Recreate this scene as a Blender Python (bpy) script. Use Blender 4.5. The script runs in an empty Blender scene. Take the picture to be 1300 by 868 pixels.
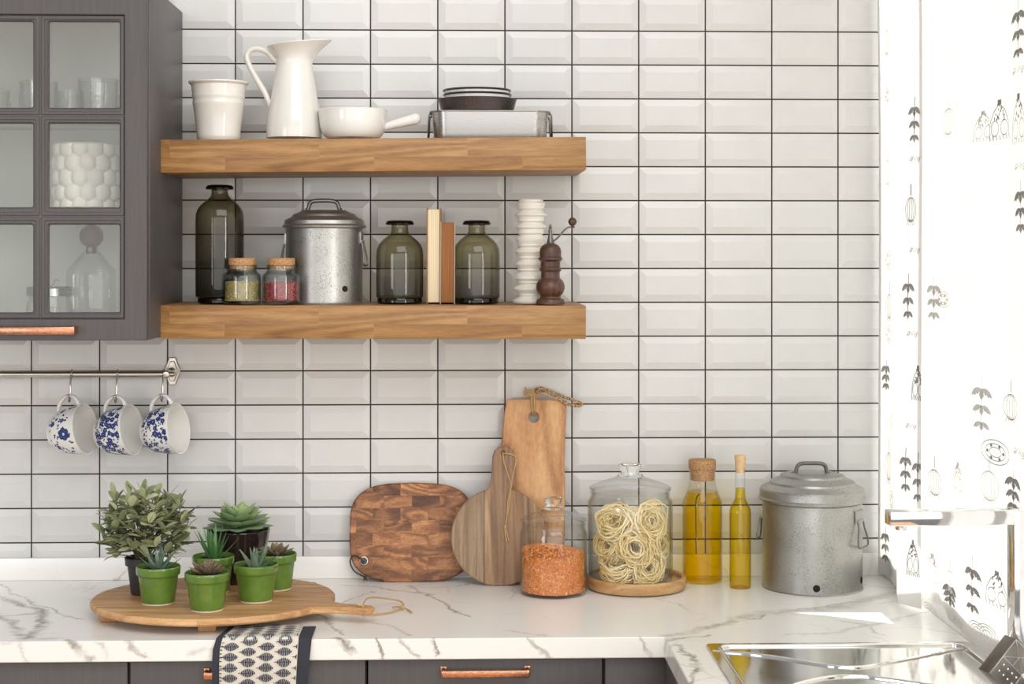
import bpy, bmesh, math, random
from mathutils import Vector, Matrix, Euler
random.seed(7)
PI = math.pi
sc = bpy.context.scene
COL = sc.collection

# ------------------------------------------------------------------ camera, world, lights, exposure
F = 2079.0; CY = -3.7; CZ = 1.63; TH = math.atan(65 / F); HV = 322.0
cam_d = bpy.data.cameras.new('camera'); cam = bpy.data.objects.new('camera', cam_d); COL.objects.link(cam)
cam_d.sensor_width = 36.0; cam_d.lens = F / 1300 * 36.0
cam_d.shift_y = -(434 - HV) / 1300
cam.location = (0, CY, CZ); cam.rotation_euler = (PI / 2, 0, -TH)
sc.camera = cam
sc.view_settings.view_transform = 'Standard'; sc.view_settings.look = 'None'
sc.view_settings.gamma = 1.0; sc.view_settings.use_curve_mapping = False
sc.view_settings.exposure = 0.0
sc.cycles.max_bounces = 12; sc.cycles.transparent_max_bounces = 32
sc.cycles.transmission_bounces = 10; sc.cycles.glossy_bounces = 5
sc.cycles.use_denoising = True
sc.cycles.sample_clamp_indirect = 6.0

wd = bpy.data.worlds.new('world'); sc.world = wd; wd.use_nodes = True
nt = wd.node_tree; bg = nt.nodes['Background']
tc = nt.nodes.new('ShaderNodeTexCoord'); sep = nt.nodes.new('ShaderNodeSeparateXYZ')
rp = nt.nodes.new('ShaderNodeValToRGB'); mr = nt.nodes.new('ShaderNodeMapRange')
nt.links.new(tc.outputs['Generated'], sep.inputs[0]); nt.links.new(sep.outputs['Z'], mr.inputs['Value'])
mr.inputs['From Min'].default_value = -1; mr.inputs['From Max'].default_value = 1
nt.links.new(mr.outputs[0], rp.inputs[0]); nt.links.new(rp.outputs[0], bg.inputs['Color'])
e = rp.color_ramp.elements
e[0].position = 0.0; e[0].color = (.38, .35, .32, 1); e[1].position = 1.0; e[1].color = (.92, .92, .93, 1)
for p_, c_ in ((.42, (.60, .57, .53, 1)), (.50, (.93, .915, .89, 1)), (.70, (.95, .94, .925, 1))):
    q = e.new(p_); q.color = c_
bg.inputs['Strength'].default_value = 0.50

def area(name, loc, target, sx, sy, power, color):
    d = bpy.data.lights.new(name, 'AREA'); d.shape = 'RECTANGLE'; d.size = sx; d.size_y = sy; d.energy = power; d.color = color
    o = bpy.data.objects.new(name, d); COL.objects.link(o); o.location = loc
    o.rotation_euler = (Vector(target) - Vector(loc)).to_track_quat('-Z', 'Y').to_euler()
    return o
# added soft lights, high and frontal; daylight from tall panes far to the right and dimmer ones far left
area('skylight', (1.0, -3.6, 4.1), (.1, 0, 1.2), 4.2, 2.4, 112, (1, .985, .965))  # added softbox lighting from above, no known opening there
area('window_wall', (.4, -7.2, 1.75), (.1, 0, 1.4), 7.0, 3.2, 122, (1, .985, .96))  # added frontal fill to lift the wall under the shelves
for i in range(2):
    area('window_daylight', (2.3 + .45 * i, -4.0 - .6 * i, 1.75), (-.2, 0, 1.3), .42, 2.2, 19, (1, .98, .95))
for i in range(2):
    area('window_daylight', (-3.3 + .5 * i, -4.2 - .12 * i, 1.8), (-.6, 0, 1.5), .42, 1.7, 13, (.98, .98, 1))
sun_d = bpy.data.lights.new('sun', 'SUN'); sun_d.energy = 16.0; sun_d.angle = .03; sun_d.color = (1, .985, .96)
sun = bpy.data.objects.new('sun', sun_d); COL.objects.link(sun)
sun.location = (4, -.6, 3)
sun.rotation_euler = Vector((-.88, .03, -.43)).to_track_quat('-Z', 'Y').to_euler()

# ------------------------------------------------------------------ measuring helpers
ST, CT = math.sin(TH), math.cos(TH)
def depth(u, Y):
    t = (u - 650) / F
    return (Y - CY) / (CT - t * ST)
def wp(u, v, Y):                      # point of the place on the vertical plane y = Y
    t = (u - 650) / F; s = depth(u, Y)
    return Vector((s * (ST + t * CT), Y, CZ + s * (HV - v) / F))
def cp(u, v, z):                      # point of the place on the level plane z
    t = (u - 650) / F; s = (CZ - z) * F / (v - HV)
    return Vector((s * (ST + t * CT), CY + s * (CT - t * ST), z))
def mpp(u, Y): return depth(u, Y) / F

# ------------------------------------------------------------------ mesh helpers
class G:
    def __init__(s): s.v = []; s.f = []; s.m = []; s.t = []
    def add(s, vs, fs, mi=0, tint=0.5, M=None):
        o = len(s.v)
        if M is not None: vs = [M @ Vector(p) for p in vs]
        s.v.extend(tuple(p) for p in vs); s.f.extend(tuple(i + o for i in f) for f in fs)
        s.m.extend([mi] * len(fs)); s.t.extend([tint] * len(vs)); return s
    def mesh(s, name, mats, ang=35):
        me = bpy.data.meshes.new(name); me.from_pydata(s.v, [], s.f)
        for m in (mats if isinstance(mats, (list, tuple)) else [mats]): me.materials.append(m)
        me.polygons.foreach_set('material_index', s.m)
        if len(set(s.t)) > 1:
            a = me.attributes.new('tint', 'FLOAT', 'POINT'); a.data.foreach_set('value', s.t)
        bm = bmesh.new(); bm.from_mesh(me)
        bmesh.ops.remove_doubles(bm, verts=bm.verts, dist=2e-5)
        bmesh.ops.recalc_face_normals(bm, faces=bm.faces)
        bm.to_mesh(me); bm.free()
        me.polygons.foreach_set('use_smooth', [ang > 0] * len(me.polygons))
        if ang > 0: me.set_sharp_from_angle(angle=math.radians(ang))
        me.update(); return me

def box(g, x0, x1, y0, y1, z0, z1, b=0.0, mi=0, seg=2, M=None):
    bm = bmesh.new(); bmesh.ops.create_cube(bm, size=1)
    for v in bm.verts: v.co = Vector(((x0 + x1) / 2 + v.co.x * (x1 - x0), (y0 + y1) / 2 + v.co.y * (y1 - y0), (z0 + z1) / 2 + v.co.z * (z1 - z0)))
    if b > 0: bmesh.ops.bevel(bm, geom=list(bm.edges), offset=b, segments=seg, profile=.5, affect='EDGES')
    bm.verts.index_update(); g.add([v.co for v in bm.verts], [[v.index for v in f.verts] for f in bm.faces], mi, M=M); bm.free(); return g

def lathe(g, prof, n=48, mi=0, cx=0, cy=0, cz=0, fn=None, cap0=False, cap1=False, M=None, tint=.5):
    vs = []; fs = []; k = len(prof)
    for (r, z) in prof:
        for i in range(n):
            a = 2 * PI * i / n; rr, zz = (fn(r, z, a) if fn else (r, z))
            vs.append((cx + rr * math.cos(a), cy + rr * math.sin(a), cz + zz))
    for j in range(k - 1):
        for i in range(n):
            i2 = (i + 1) % n; fs.append((j * n + i, j * n + i2, (j + 1) * n + i2, (j + 1) * n + i))
    if cap0: fs.append(tuple(range(n))[::-1])
    if cap1: fs.append(tuple((k - 1) * n + i for i in range(n)))
    g.add(vs, fs, mi, tint, M=M); return g

def smooth_path(pts, n=8, closed=False):
    P = [Vector(p) for p in pts]; out = []; m = len(P)
    rng = range(m if closed else m - 1)
    for i in rng:
        p0 = P[(i - 1) % m] if (closed or i > 0) else P[0] * 2 - P[1]
        p1 = P[i]; p2 = P[(i + 1) % m]
        p3 = P[(i + 2) % m] if (closed or i + 2 < m) else P[-1] * 2 - P[-2]
        for k in range(n):
            t = k / n
            out.append(.5 * ((2 * p1) + (p2 - p0) * t + (2 * p0 - 5 * p1 + 4 * p2 - p3) * t * t + (3 * p1 - p0 - 3 * p2 + p3) * t ** 3))
    if not closed: out.append(P[-1])
    return out

def tube(g, pts, r, n=8, mi=0, closed=False, flat=1.0, up=None, tint=.5, caps=True):
    P = [Vector(p) for p in pts]; k = len(P); vs = []; fs = []
    R = r if isinstance(r, (list, tuple)) else [r] * k
    T = []
    for i in range(k):
        a = P[(i - 1) % k] if (closed or i > 0) else P[i]; b = P[(i + 1) % k] if (closed or i < k - 1) else P[i]
        d = b - a; T.append(d.normalized() if d.length > 1e-9 else Vector((0, 0, 1)))
    N = Vector(up) if up is not None else Vector((0, 0, 1))
    if abs(N.dot(T[0])) > .95: N = Vector((1, 0, 0))
    for i in range(k):
        if up is not None: N = Vector(up)
        N = N - T[i] * N.dot(T[i])
        N = N.normalized() if N.length > 1e-6 else T[i].orthogonal().normalized()
        B = T[i].cross(N)
        for j in range(n):
            a = 2 * PI * j / n
            vs.append(P[i] + (N * math.cos(a) + B * math.sin(a) * flat) * R[i])
    for i in range(k if closed else k - 1):
        i2 = (i + 1) % k
        for j in range(n):
            j2 = (j + 1) % n; fs.append((i * n + j, i * n + j2, i2 * n + j2, i2 * n + j))
    if not closed and caps: fs.append(tuple(range(n))[::-1]); fs.append(tuple((k - 1) * n + j for j in range(n)))
    g.add(vs, fs, mi, tint); return g

def offset_loop(L, d):
    n = len(L); out = []
    A = sum(L[i][0] * L[(i + 1) % n][1] - L[(i + 1) % n][0] * L[i][1] for i in range(n))
    sg = 1 if A > 0 else -1
    for i in range(n):
        p0 = Vector(L[i - 1]); p1 = Vector(L[i]); p2 = Vector(L[(i + 1) % n])
        a = (p1 - p0).normalized(); b = (p2 - p1).normalized()
        na = Vector((-a.y, a.x)) * sg; nb = Vector((-b.y, b.x)) * sg
        m = na + nb
        m = m.normalized() if m.length > 1e-6 else na
        c = max(.4, m.dot(na))
        out.append(p1 + m * (d / c))
    return out

def prism(g, outer, holes=(), t0=0.0, t1=.02, ch=.002, plane='xz', mi=0, M=None, mside=None):
    """outline extruded from t0 to t1 along the third axis, with chamfered edges and optional holes"""
    def P(p, t): return (p[0], t, p[1]) if plane == 'xz' else ((p[0], p[1], t) if plane == 'xy' else (t, p[0], p[1]))
    ms = mi if mside is None else mside
    def caps(t, inset):
        bm = bmesh.new(); loops = [offset_loop(outer, inset)] + [offset_loop(h, -inset) for h in holes]; ed = []
        for L in loops:
            vs = [bm.verts.new(P(p, t)) for p in L]
            ed += [bm.edges.new((vs[i], vs[(i + 1) % len(vs)])) for i in range(len(vs))]
        bmesh.ops.triangle_fill(bm, edges=ed, use_beauty=True, use_dissolve=False)
        bm.verts.index_update()
        g.add([v.co for v in bm.verts], [[v.index for v in f.verts] for f in bm.faces], mi, M=M); bm.free()
    caps(t0, ch); caps(t1, ch)
    for k, L in enumerate([outer] + list(holes)):
        s = 1 if k == 0 else -1
        rings = [(offset_loop(L, s * ch), t0), (L, t0 + ch), (L, t1 - ch), (offset_loop(L, s * ch), t1)] if ch > 0 else [(L, t0), (L, t1)]
        n = len(L); vs = []; fs = []
        for (R, t) in rings: vs += [P(p, t) for p in R]
        for j in range(len(rings) - 1):
            for i in range(n): fs.append((j * n + i, j * n + (i + 1) % n, (j + 1) * n + (i + 1) % n, (j + 1) * n + i))
        g.add(vs, fs, ms, M=M)
    return g

def rrect(x0, x1, z0, z1, r, n=6):
    out = []
    for (cx, cz, a0) in ((x1 - r, z1 - r, 0), (x0 + r, z1 - r, PI / 2), (x0 + r, z0 + r, PI), (x1 - r, z0 + r, 1.5 * PI)):
        for i in range(n + 1):
            a = a0 + PI / 2 * i / n; out.append((cx + r * math.cos(a), cz + r * math.sin(a)))
    return out
def circ(cx, cz, r, n=24): return [(cx + r * math.cos(2 * PI * i / n), cz + r * math.sin(2 * PI * i / n)) for i in range(n)]

def ball(g, c, r, n=16, mi=0, sz=1.0, M=None):
    pr = [(max(1e-5, r * math.sin(PI * i / (n // 2))), -r * sz * math.cos(PI * i / (n // 2))) for i in range(n // 2 + 1)]
    return lathe(g, pr, n, mi, c[0], c[1], c[2], M=M)

def leaf(g, o, az, el, L, W, T, bend=0.0, shape='ellipse', mi=0, tint=.5, fold=0.0, n=7, k=6, roll=0.0):
    """a leaf with real thickness from o, heading az, rising at el, curving by bend over its length"""
    d = Vector((math.cos(az), math.sin(az), 0)); side = Vector((-math.sin(az), math.cos(az), 0)); up0 = Vector((0, 0, 1))
    vs = []; fs = []; p = Vector(o); a = el
    for i in range(n + 1):
        t = i / n
        if shape == 'ellipse': w = math.sin(PI * min(1, t ** 1.15 * .96 + .03)) ** .62
        elif shape == 'spoon': w = (.35 + .65 * t ** .8) * (1 if t < .72 else math.sqrt(max(0, 1 - ((t - .72) / .28) ** 2)) * .98 + .02)
        elif shape == 'tip': w = (.40 + .60 * math.sin(PI / 2 * min(1, t / .58))) * (1 if t < .58 else max(.02, (1 - ((t - .58) / .42) ** 1.7)))
        else: w = (1 - t) ** .8 * .98 + .02
        w = max(w, .03)
        dirv = d * math.cos(a) + up0 * math.sin(a); nrm = up0 * math.cos(a) - d * math.sin(a)
        sd = side * math.cos(roll) + nrm * math.sin(roll); nn = nrm * math.cos(roll) - side * math.sin(roll)
        for j in range(k):
            b = 2 * PI * j / k
            x = math.cos(b) * W / 2 * w; y = math.sin(b) * T / 2 * (w if shape != 'point' else max(.15, 1 - t))
            vs.append(p + sd * x + nn * (y + fold * abs(math.cos(b)) * W * w))
        p = p + dirv * (L / n); a += bend / n
    for i in range(n):
        for j in range(k): fs.append((i * k + j, i * k + (j + 1) % k, (i + 1) * k + (j + 1) % k, (i + 1) * k + j))
    fs.append(tuple(range(k))[::-1]); fs.append(tuple(n * k + j for j in range(k)))
    g.add(vs, fs, mi, tint)

# ------------------------------------------------------------------ object helpers
def tag(o, label, cat, group=None, kind=None):
    o['label'] = label; o['category'] = cat
    if group: o['group'] = group
    if kind: o['kind'] = kind
    return o
def thing(name, label, cat, loc=(0, 0, 0), rot=(0, 0, 0), group=None):
    o = bpy.data.objects.new(name, None); COL.objects.link(o); o.empty_display_size = .03
    o.location = loc; o.rotation_euler = rot; return tag(o, label, cat, group)
def part(name, g, mats, parent, label=None, ang=35, loc=None, rot=None):
    o = bpy.data.objects.new(name, g.mesh(name, mats, ang)); COL.objects.link(o); o.parent = parent
    if loc is not None: o.location = loc
    if rot is not None: o.rotation_euler = rot
    if label: o['label'] = label
    return o
def single(name, g, mats, label, cat, loc=(0, 0, 0), rot=(0, 0, 0), group=None, kind=None, ang=35):
    o = bpy.data.objects.new(name, g.mesh(name, mats, ang)); COL.objects.link(o); o.location = loc; o.rotation_euler = rot
    return tag(o, label, cat, group, kind)
def struct(name, g, mats, ang=35):
    o = bpy.data.objects.new(name, g.mesh(name, mats, ang)); COL.objects.link(o); o['kind'] = 'structure'; return o
def copy_tree(o, parent=None):
    c = o.copy(); COL.objects.link(c)
    if parent is not None: c.parent = parent
    for ch in list(o.children): copy_tree(ch, c)
    return c

# ------------------------------------------------------------------ materials
def srgb(r, g, b):
    f = lambda c: (c / 255 / 12.92) if c / 255 <= .04045 else ((c / 255 + .055) / 1.055) ** 2.4
    return (f(r), f(g), f(b), 1)
class NT:
    def __init__(s, name):
        s.m = bpy.data.materials.new(name); s.m.use_nodes = True; s.t = s.m.node_tree
        s.b = s.t.nodes['Principled BSDF']; s.out = s.t.nodes['Material Output']
    def n(s, typ, **kw):
        x = s.t.nodes.new('ShaderNode' + typ)
        for k, v in kw.items():
            if k in x.inputs.keys(): x.inputs[k].default_value = v
            else: setattr(x, k, v)
        return x
    def l(s, a, b): s.t.links.new(a, b)
    def coord(s, scale=(1, 1, 1), rot=(0, 0, 0), loc=(0, 0, 0), kind='Object'):
        c = s.n('TexCoord'); m = s.n('Mapping'); s.l(c.outputs[kind], m.inputs[0])
        m.inputs['Scale'].default_value = scale; m.inputs['Rotation'].default_value = rot; m.inputs['Location'].default_value = loc
        return m.outputs[0]
    def noise(s, vec, scale, detail=4, rough=.55, dist=0.0):
        x = s.n('TexNoise', Scale=scale, Detail=detail, Roughness=rough, Distortion=dist); s.l(vec, x.inputs['Vector']); return x.outputs['Fac']
    def ramp(s, fac, stops, interp='LINEAR'):
        x = s.n('ValToRGB'); s.l(fac, x.inputs[0]); E = x.color_ramp.elements; x.color_ramp.interpolation = interp
        E[0].position, E[0].color = stops[0]; E[1].position, E[1].color = stops[-1]
        for p, c in stops[1:-1]: q = E.new(p); q.color = c
        return x.outputs[0]
    def mix(s, fac, a, b, blend='MIX'):
        x = s.n('Mix', data_type='RGBA', blend_type=blend)
        for v, i in ((fac, 0), (a, 6), (b, 7)):
            if hasattr(v, 'is_linked'): s.l(v, x.inputs[i])
            else: x.inputs[i].default_value = v
        return x.outputs[2]
    def math(s, op, a, b=None, clamp=False):
        x = s.n('Math', operation=op, use_clamp=clamp)
        for v, i in ((a, 0), (b, 1)):
            if v is None: continue
            if hasattr(v, 'is_linked'): s.l(v, x.inputs[i])
            else: x.inputs[i].default_value = v
        return x.outputs[0]
    def bump(s, h, strength=.3, dist=.001):
        x = s.n('Bump', Strength=strength, Distance=dist); s.l(h, x.inputs['Height']); s.l(x.outputs[0], s.b.inputs['Normal'])
    def set(s, col=None, rough=None, metal=None, **kw):
        if col is not None:
            if hasattr(col, 'is_linked'): s.l(col, s.b.inputs['Base Color'])
            else: s.b.inputs['Base Color'].default_value = col
        for v, k in ((rough, 'Roughness'), (metal, 'Metallic')):
            if v is None: continue
            if hasattr(v, 'is_linked'): s.l(v, s.b.inputs[k])
            else: s.b.inputs[k].default_value = v
        for k, v in kw.items(): s.b.inputs[k.replace('_', ' ')].default_value = v
        return s
def W(c, k): return (c[0] * k, c[1] * k, c[2] * k, 1)

def simple(name, col, rough=.5, metal=0.0, var=.06, scale=60, **kw):
    s = NT(name); f = s.noise(s.coord(), scale, 3)
    s.set(s.ramp(f, [(.3, W(col, 1 - var)), (.7, W(col, 1 + var))]), rough, metal, **kw); return s.m

def wood(name, dark, mid, light, axis=0, scale=9.0, stretch=14.0, rough=.5, rings=.5, staves=None, knots=0.0, coat=0.0, bands=None, tint_lo=(.86, .84, .81, 1), freq=60.0):
    s = NT(name); sc_ = [stretch] * 3; sc_[axis] = 1.0
    base = s.coord()
    if staves:                                    # glued staves: shift the figure and tint from one block to the next
        bw, bh, off, plane = staves
        rot = (0, 0, 0) if plane == 'xy' else ((PI / 2, 0, 0) if plane == 'xz' else (0, 0, PI / 2))
        bv = s.coord((1, 1, 1), rot)
        br = s.n('TexBrick', offset=off, offset_frequency=2, squash=1.0)
        br.inputs['Scale'].default_value = 1.0; br.inputs['Mortar Size'].default_value = 0.0004; br.inputs['Mortar Smooth'].default_value = .3
        br.inputs['Brick Width'].default_value = bw; br.inputs['Row Height'].default_value = bh
        br.inputs['Color1'].default_value = (0, 0, 0, 1); br.inputs['Color2'].default_value = (1, 1, 1, 1); br.inputs['Mortar'].default_value = (.4, .4, .4, 1)
        s.l(bv, br.inputs['Vector'])
        add = s.n('VectorMath', operation='MULTIPLY_ADD'); s.l(br.outputs['Color'], add.inputs[0]); add.inputs[1].default_value = (.7, 1.3, .9); s.l(base, add.inputs[2])
        base = add.outputs[0]
    mp = s.n('Mapping'); s.l(base, mp.inputs[0]); mp.inputs['Scale'].default_value = sc_
    n0 = s.noise(mp.outputs[0], scale * .16, 2, .45, .4)
    big = s.noise(mp.outputs[0], scale * .4, 3, .5, .6)
    fine = s.noise(mp.outputs[0], scale * 5, 5, .65)
    rg = s.math('ADD', s.math('MULTIPLY', s.math('SINE', s.math('MULTIPLY', n0, freq)), .5), .5)   # growth rings as contours of a slow field
    f = s.math('ADD', s.math('MULTIPLY', rg, rings * .5), s.math('ADD', s.math('MULTIPLY', big, .5), s.math('MULTIPLY', fine, .6)))
    f = s.math('MULTIPLY', f, 1 / (1.1 + rings * .5))
    c = s.ramp(f, [(.28, dark), (.5, mid), (.72, light)])
    if staves:
        c = s.mix(.8, c, s.ramp(br.outputs['Color'], [(0, tint_lo), (.5, (1, 1, 1, 1)), (1, (2 - tint_lo[0], 2 - tint_lo[1], 2 - tint_lo[2], 1))]), 'MULTIPLY')
    if bands is not None:
        x = s.n('SeparateXYZ'); s.l(s.coord(), x.inputs[0]); pos, stops = bands
        mrg = s.n('MapRange'); s.l(x.outputs[pos[0]], mrg.inputs[0]); mrg.inputs[1].default_value = pos[1]; mrg.inputs[2].default_value = pos[2]
        c = s.mix(1.0, c, s.ramp(mrg.outputs[0], stops), 'MULTIPLY')
    s.set(c, rough); s.bump(fine, .12, .0006)
    if coat: s.b.inputs['Coat Weight'].default_value = coat
    return s.m

def thin_glass(name, mid, edge, tint_pow=2.0, ior=1.45, rough=0.0, grad=None, spec=1.0):
    """thin blown glass: clear (tinted) transmission, deeper colour where the wall is seen edge-on, Fresnel reflection"""
    s = NT(name); s.t.nodes.remove(s.b)
    lw = s.n('LayerWeight', Blend=.5); f = s.math('POWER', lw.outputs['Facing'], tint_pow)
    midc = mid
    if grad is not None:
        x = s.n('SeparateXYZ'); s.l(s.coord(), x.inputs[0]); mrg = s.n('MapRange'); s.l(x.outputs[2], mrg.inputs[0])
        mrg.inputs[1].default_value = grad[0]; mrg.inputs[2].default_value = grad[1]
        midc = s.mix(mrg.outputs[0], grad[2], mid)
    c = s.mix(f, midc, edge)
    tr = s.n('BsdfTransparent'); s.l(c, tr.inputs[0])
    gl = s.n('BsdfGlossy', Roughness=rough); gl.inputs['Color'].default_value = (spec, spec, spec, 1)
    f0 = ((ior - 1) / (ior + 1)) ** 2                # Schlick's Fresnel, the same for either side of the thin wall
    fr = s.math('ADD', f0, s.math('MULTIPLY', 1 - f0, s.math('POWER', lw.outputs['Facing'], 5.0)), True)
    mx = s.n('MixShader'); s.l(fr, mx.inputs[0]); s.l(tr.outputs[0], mx.inputs[1]); s.l(gl.outputs[0], mx.inputs[2])
    s.l(mx.outputs[0], s.out.inputs['Surface']); return s.m

def leafmat(name, dark, mid, light, rough=.5, sub=0.0):
    s = NT(name); a = s.n('Attribute', attribute_name='tint'); f = s.noise(s.coord(), 90, 3)
    x = s.math('ADD', s.math('MULTIPLY', a.outputs['Fac'], .8), s.math('MULTIPLY', f, .2))
    s.set(s.ramp(x, [(.1, dark), (.5, mid), (.9, light)]), rough); return s.m

# ceramics, stone, paint
def glazed(name, col, rough=.12, var=.03):
    s = NT(name); f = s.noise(s.coord(), 14, 3)
    s.set(s.ramp(f, [(.3, W(col, 1 - var)), (.7, W(col, 1 + var))]), rough, Coat_Weight=.3, Coat_Roughness=.05); return s.m
M_tile = glazed('tile_glaze', (.645, .64, .625), .28, .02)
M_grout = simple('dark_grout', (.045, .038, .032), .9, var=.25, scale=200)
M_plaster = simple('white_plaster', (.78, .77, .75), .85, var=.02, scale=30)
M_porc = glazed('white_porcelain', (.80, .79, .76), .10)
M_enamel = glazed('cream_white_enamel', (.78, .76, .71), .14)
M_matte = simple('matte_white_ceramic', (.76, .73, .66), .45, var=.02)
M_darkrim = simple('dark_enamel_rim', (.035, .03, .03), .2)
M_darkpan = NT('dark_nonstick'); M_darkpan.set(M_darkpan.ramp(M_darkpan.noise(M_darkpan.coord(), 300, 3), [(.35, (.05, .04, .038, 1)), (.7, (.085, .07, .066, 1))]), .35, .3); M_darkpan = M_darkpan.m

def marble():
    s = NT('white_marble'); v = s.coord()
    x = s.n('SeparateXYZ'); s.l(v, x.inputs[0]); cb = s.n('CombineXYZ'); s.l(x.outputs[0], cb.inputs[0])
    s.l(s.math('ADD', x.outputs[1], s.math('SUBTRACT', x.outputs[2], .90)), cb.inputs[1])      # veins run on over the front edge
    n1 = s.n('TexNoise', Scale=9.0, Detail=8, Roughness=.68); s.l(cb.outputs[0], n1.inputs['Vector'])
    w = s.n('VectorMath', operation='MULTIPLY_ADD'); s.l(n1.outputs['Color'], w.inputs[0]); w.inputs[1].default_value = (.10, .10, 0)
    s.l(cb.outputs[0], w.inputs[2]); w2 = s.n('VectorMath', operation='ADD'); s.l(w.outputs[0], w2.inputs[0]); w2.inputs[1].default_value = (-.05, -.05, 0)
    brk = s.ramp(s.noise(cb.outputs[0], 17, 6, .7), [(.36, (.22, .22, .22, 1)), (.58, (1, 1, 1, 1))])
    # main veins of this slab: (points on the slab in metres, half width, strength)
    acc = None
    for pts, wd_, st_ in VEINS:
        for (ax, ay), (bx, by) in zip(pts, pts[1:]):
            d = s.n('VectorMath', operation='SUBTRACT'); s.l(w2.outputs[0], d.inputs[0]); d.inputs[1].default_value = (ax, ay, 0)
            L2 = (bx - ax) ** 2 + (by - ay) ** 2
            dt = s.n('VectorMath', operation='DOT_PRODUCT'); s.l(d.outputs[0], dt.inputs[0]); dt.inputs[1].default_value = ((bx - ax) / L2, (by - ay) / L2, 0)
            cl = s.math('ADD', dt.outputs['Value'], 0.0, True); sl = s.n('VectorMath', operation='SCALE'); sl.inputs[0].default_value = (bx - ax, by - ay, 0); s.l(cl, sl.inputs['Scale'])
            ds = s.n('VectorMath', operation='DISTANCE'); s.l(d.outputs[0], ds.inputs[0]); s.l(sl.outputs[0], ds.inputs[1])
            mr_ = s.n('MapRange'); s.l(ds.outputs['Value'], mr_.inputs[0]); mr_.inputs[1].default_value = wd_; mr_.inputs[2].default_value = wd_ * .15; mr_.inputs[3].default_value = 0; mr_.inputs[4].default_value = min(1, st_ * 1.2)
            acc = mr_.outputs[0] if acc is None else s.math('MAXIMUM', acc, mr_.outputs[0])
    f = s.math('MULTIPLY', acc, brk)
    vo = s.n('TexVoronoi', feature='DISTANCE_TO_EDGE', Scale=5.0); s.l(w2.outputs[0], vo.inputs['Vector'])
    hair = s.math('MULTIPLY', s.ramp(vo.outputs['Distance'], [(0, (1, 1, 1, 1)), (.018, (0, 0, 0, 1))]), s.ramp(s.noise(cb.outputs[0], 3.1, 3), [(.50, (0, 0, 0, 1)), (.66, (.5, .5, .5, 1))]))
    f = s.math('MAXIMUM', f, hair)
    base = s.ramp(s.noise(v, 1.6, 4), [(.3, (.87, .855, .82, 1)), (.7, (.90, .89, .86, 1))])
    s.set(s.mix(f, base, (.25, .225, .175, 1)), .24); return s.m
def cpl(L, z=.90): return [tuple(cp(u, v, z))[:2] for u, v in L]
def fr_(L): return [(wp(u, v, -.59).x, -.59 + wp(u, v, -.59).z - .90) for u, v in L]
VEINS = [(cpl([(-10, 752), (30, 768), (52, 776), (60, 790), (44, 802), (30, 810)]), .016, .8), (cpl([(-10, 778), (16, 790), (26, 806)]), .016, .75), (cpl([(0, 742), (40, 764), (100, 786)]), .006, .6),
         (cpl([(0, 782), (30, 780), (52, 776)]), .012, .6),
         (cpl([(438, 742), (480, 746), (548, 754)]), .006, .55), (cpl([(520, 742), (552, 762), (600, 783)]), .007, .65), (cpl([(470, 752), (440, 762), (410, 780), (436, 806)]), .006, .55),
         (cpl([(470, 790), (500, 797), (522, 806)]), .008, .5), (cpl([(640, 800), (700, 806)]), .005, .4),
         (cpl([(846, 806), (884, 800), (918, 792), (940, 782)]), .020, .55), (cpl([(930, 784), (985, 778), (1040, 774), (1086, 768), (1138, 752)]), .030, .42), (cpl([(930, 790), (1000, 777), (1090, 764)]), .006, .75),
         (cpl([(1000, 806), (1060, 802), (1100, 792), (1180, 776)]), .010, .35), (cpl([(1120, 806), (1100, 792), (1060, 786)]), .006, .4), (cpl([(862, 818), (884, 840), (880, 868)]), .008, .75), (cpl([(850, 812), (900, 806)]), .010, .6),
         (fr_([(88, 812), (98, 824), (108, 837)]), .014, .7), (fr_([(124, 812), (136, 836)]), .008, .5), (fr_([(156, 812), (182, 836)]), .007, .5), (fr_([(428, 811), (442, 836)]), .012, .9), (fr_([(482, 811), (484, 836)]), .006, .95),
         (fr_([(508, 811), (534, 836)]), .006, .5), (fr_([(551, 811), (560, 836)]), .006, .8), (fr_([(676, 811), (694, 836)]), .007, .5), (fr_([(808, 810), (824, 836)]), .006, .5), (fr_([(238, 836), (268, 822)]), .010, .4)]
M_marble = marble()

def painted(name, col, axis=2):
    s = NT(name); st = [90, 90, 90]; st[axis] = 3.0
    f = s.noise(s.coord(tuple(st)), 2.2, 5, .7)
    s.set(s.ramp(f, [(.2, W(col, .82)), (.55, col), (.8, W(col, 1.3))]), .42); s.bump(f, .18, .0005); return s.m
M_grey = painted('grey_painted_wood', (.080, .071, .072, 1))
M_lining = simple('pale_cabinet_lining', (.70, .69, .65), .6, var=.02, scale=8)

# metals
def metal(name, col, rough, brush=None, var=.1, bscale=40):
    s = NT(name)
    f = s.noise(s.coord(brush or (1, 1, 1)), bscale, 4, .6)
    s.set(s.ramp(f, [(.3, W(col, 1 - var)), (.7, W(col, 1 + var))]), s.math('ADD', rough - .06, s.math('MULTIPLY', f, .12)), 1.0); return s.m
M_chrome = metal('chrome', (.82, .82, .84, 1), .07, var=.02)
M_steel = metal('brushed_steel', (.40, .39, .375, 1), .28, (1, 1, 60), .06, 30)
M_sink = metal('polished_steel', (.80, .79, .77, 1), .09, var=.02)
M_nickel = metal('brushed_nickel', (.56, .52, .47, 1), .3, (60, 1, 60), .06)
M_iron = metal('dark_wire', (.19, .18, .17, 1), .4)
M_brass = metal('aged_brass', (.42, .32, .17, 1), .35)
M_copper = NT('aged_copper'); f_ = M_copper.noise(M_copper.coord((1, 3, 3)), 160, 5, .7)
M_copper.set(M_copper.ramp(f_, [(.3, (.30, .13, .07, 1)), (.52, (.62, .30, .18, 1)), (.75, (.80, .48, .33, 1))]), .34, 1.0); M_copper = M_copper.m
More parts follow.
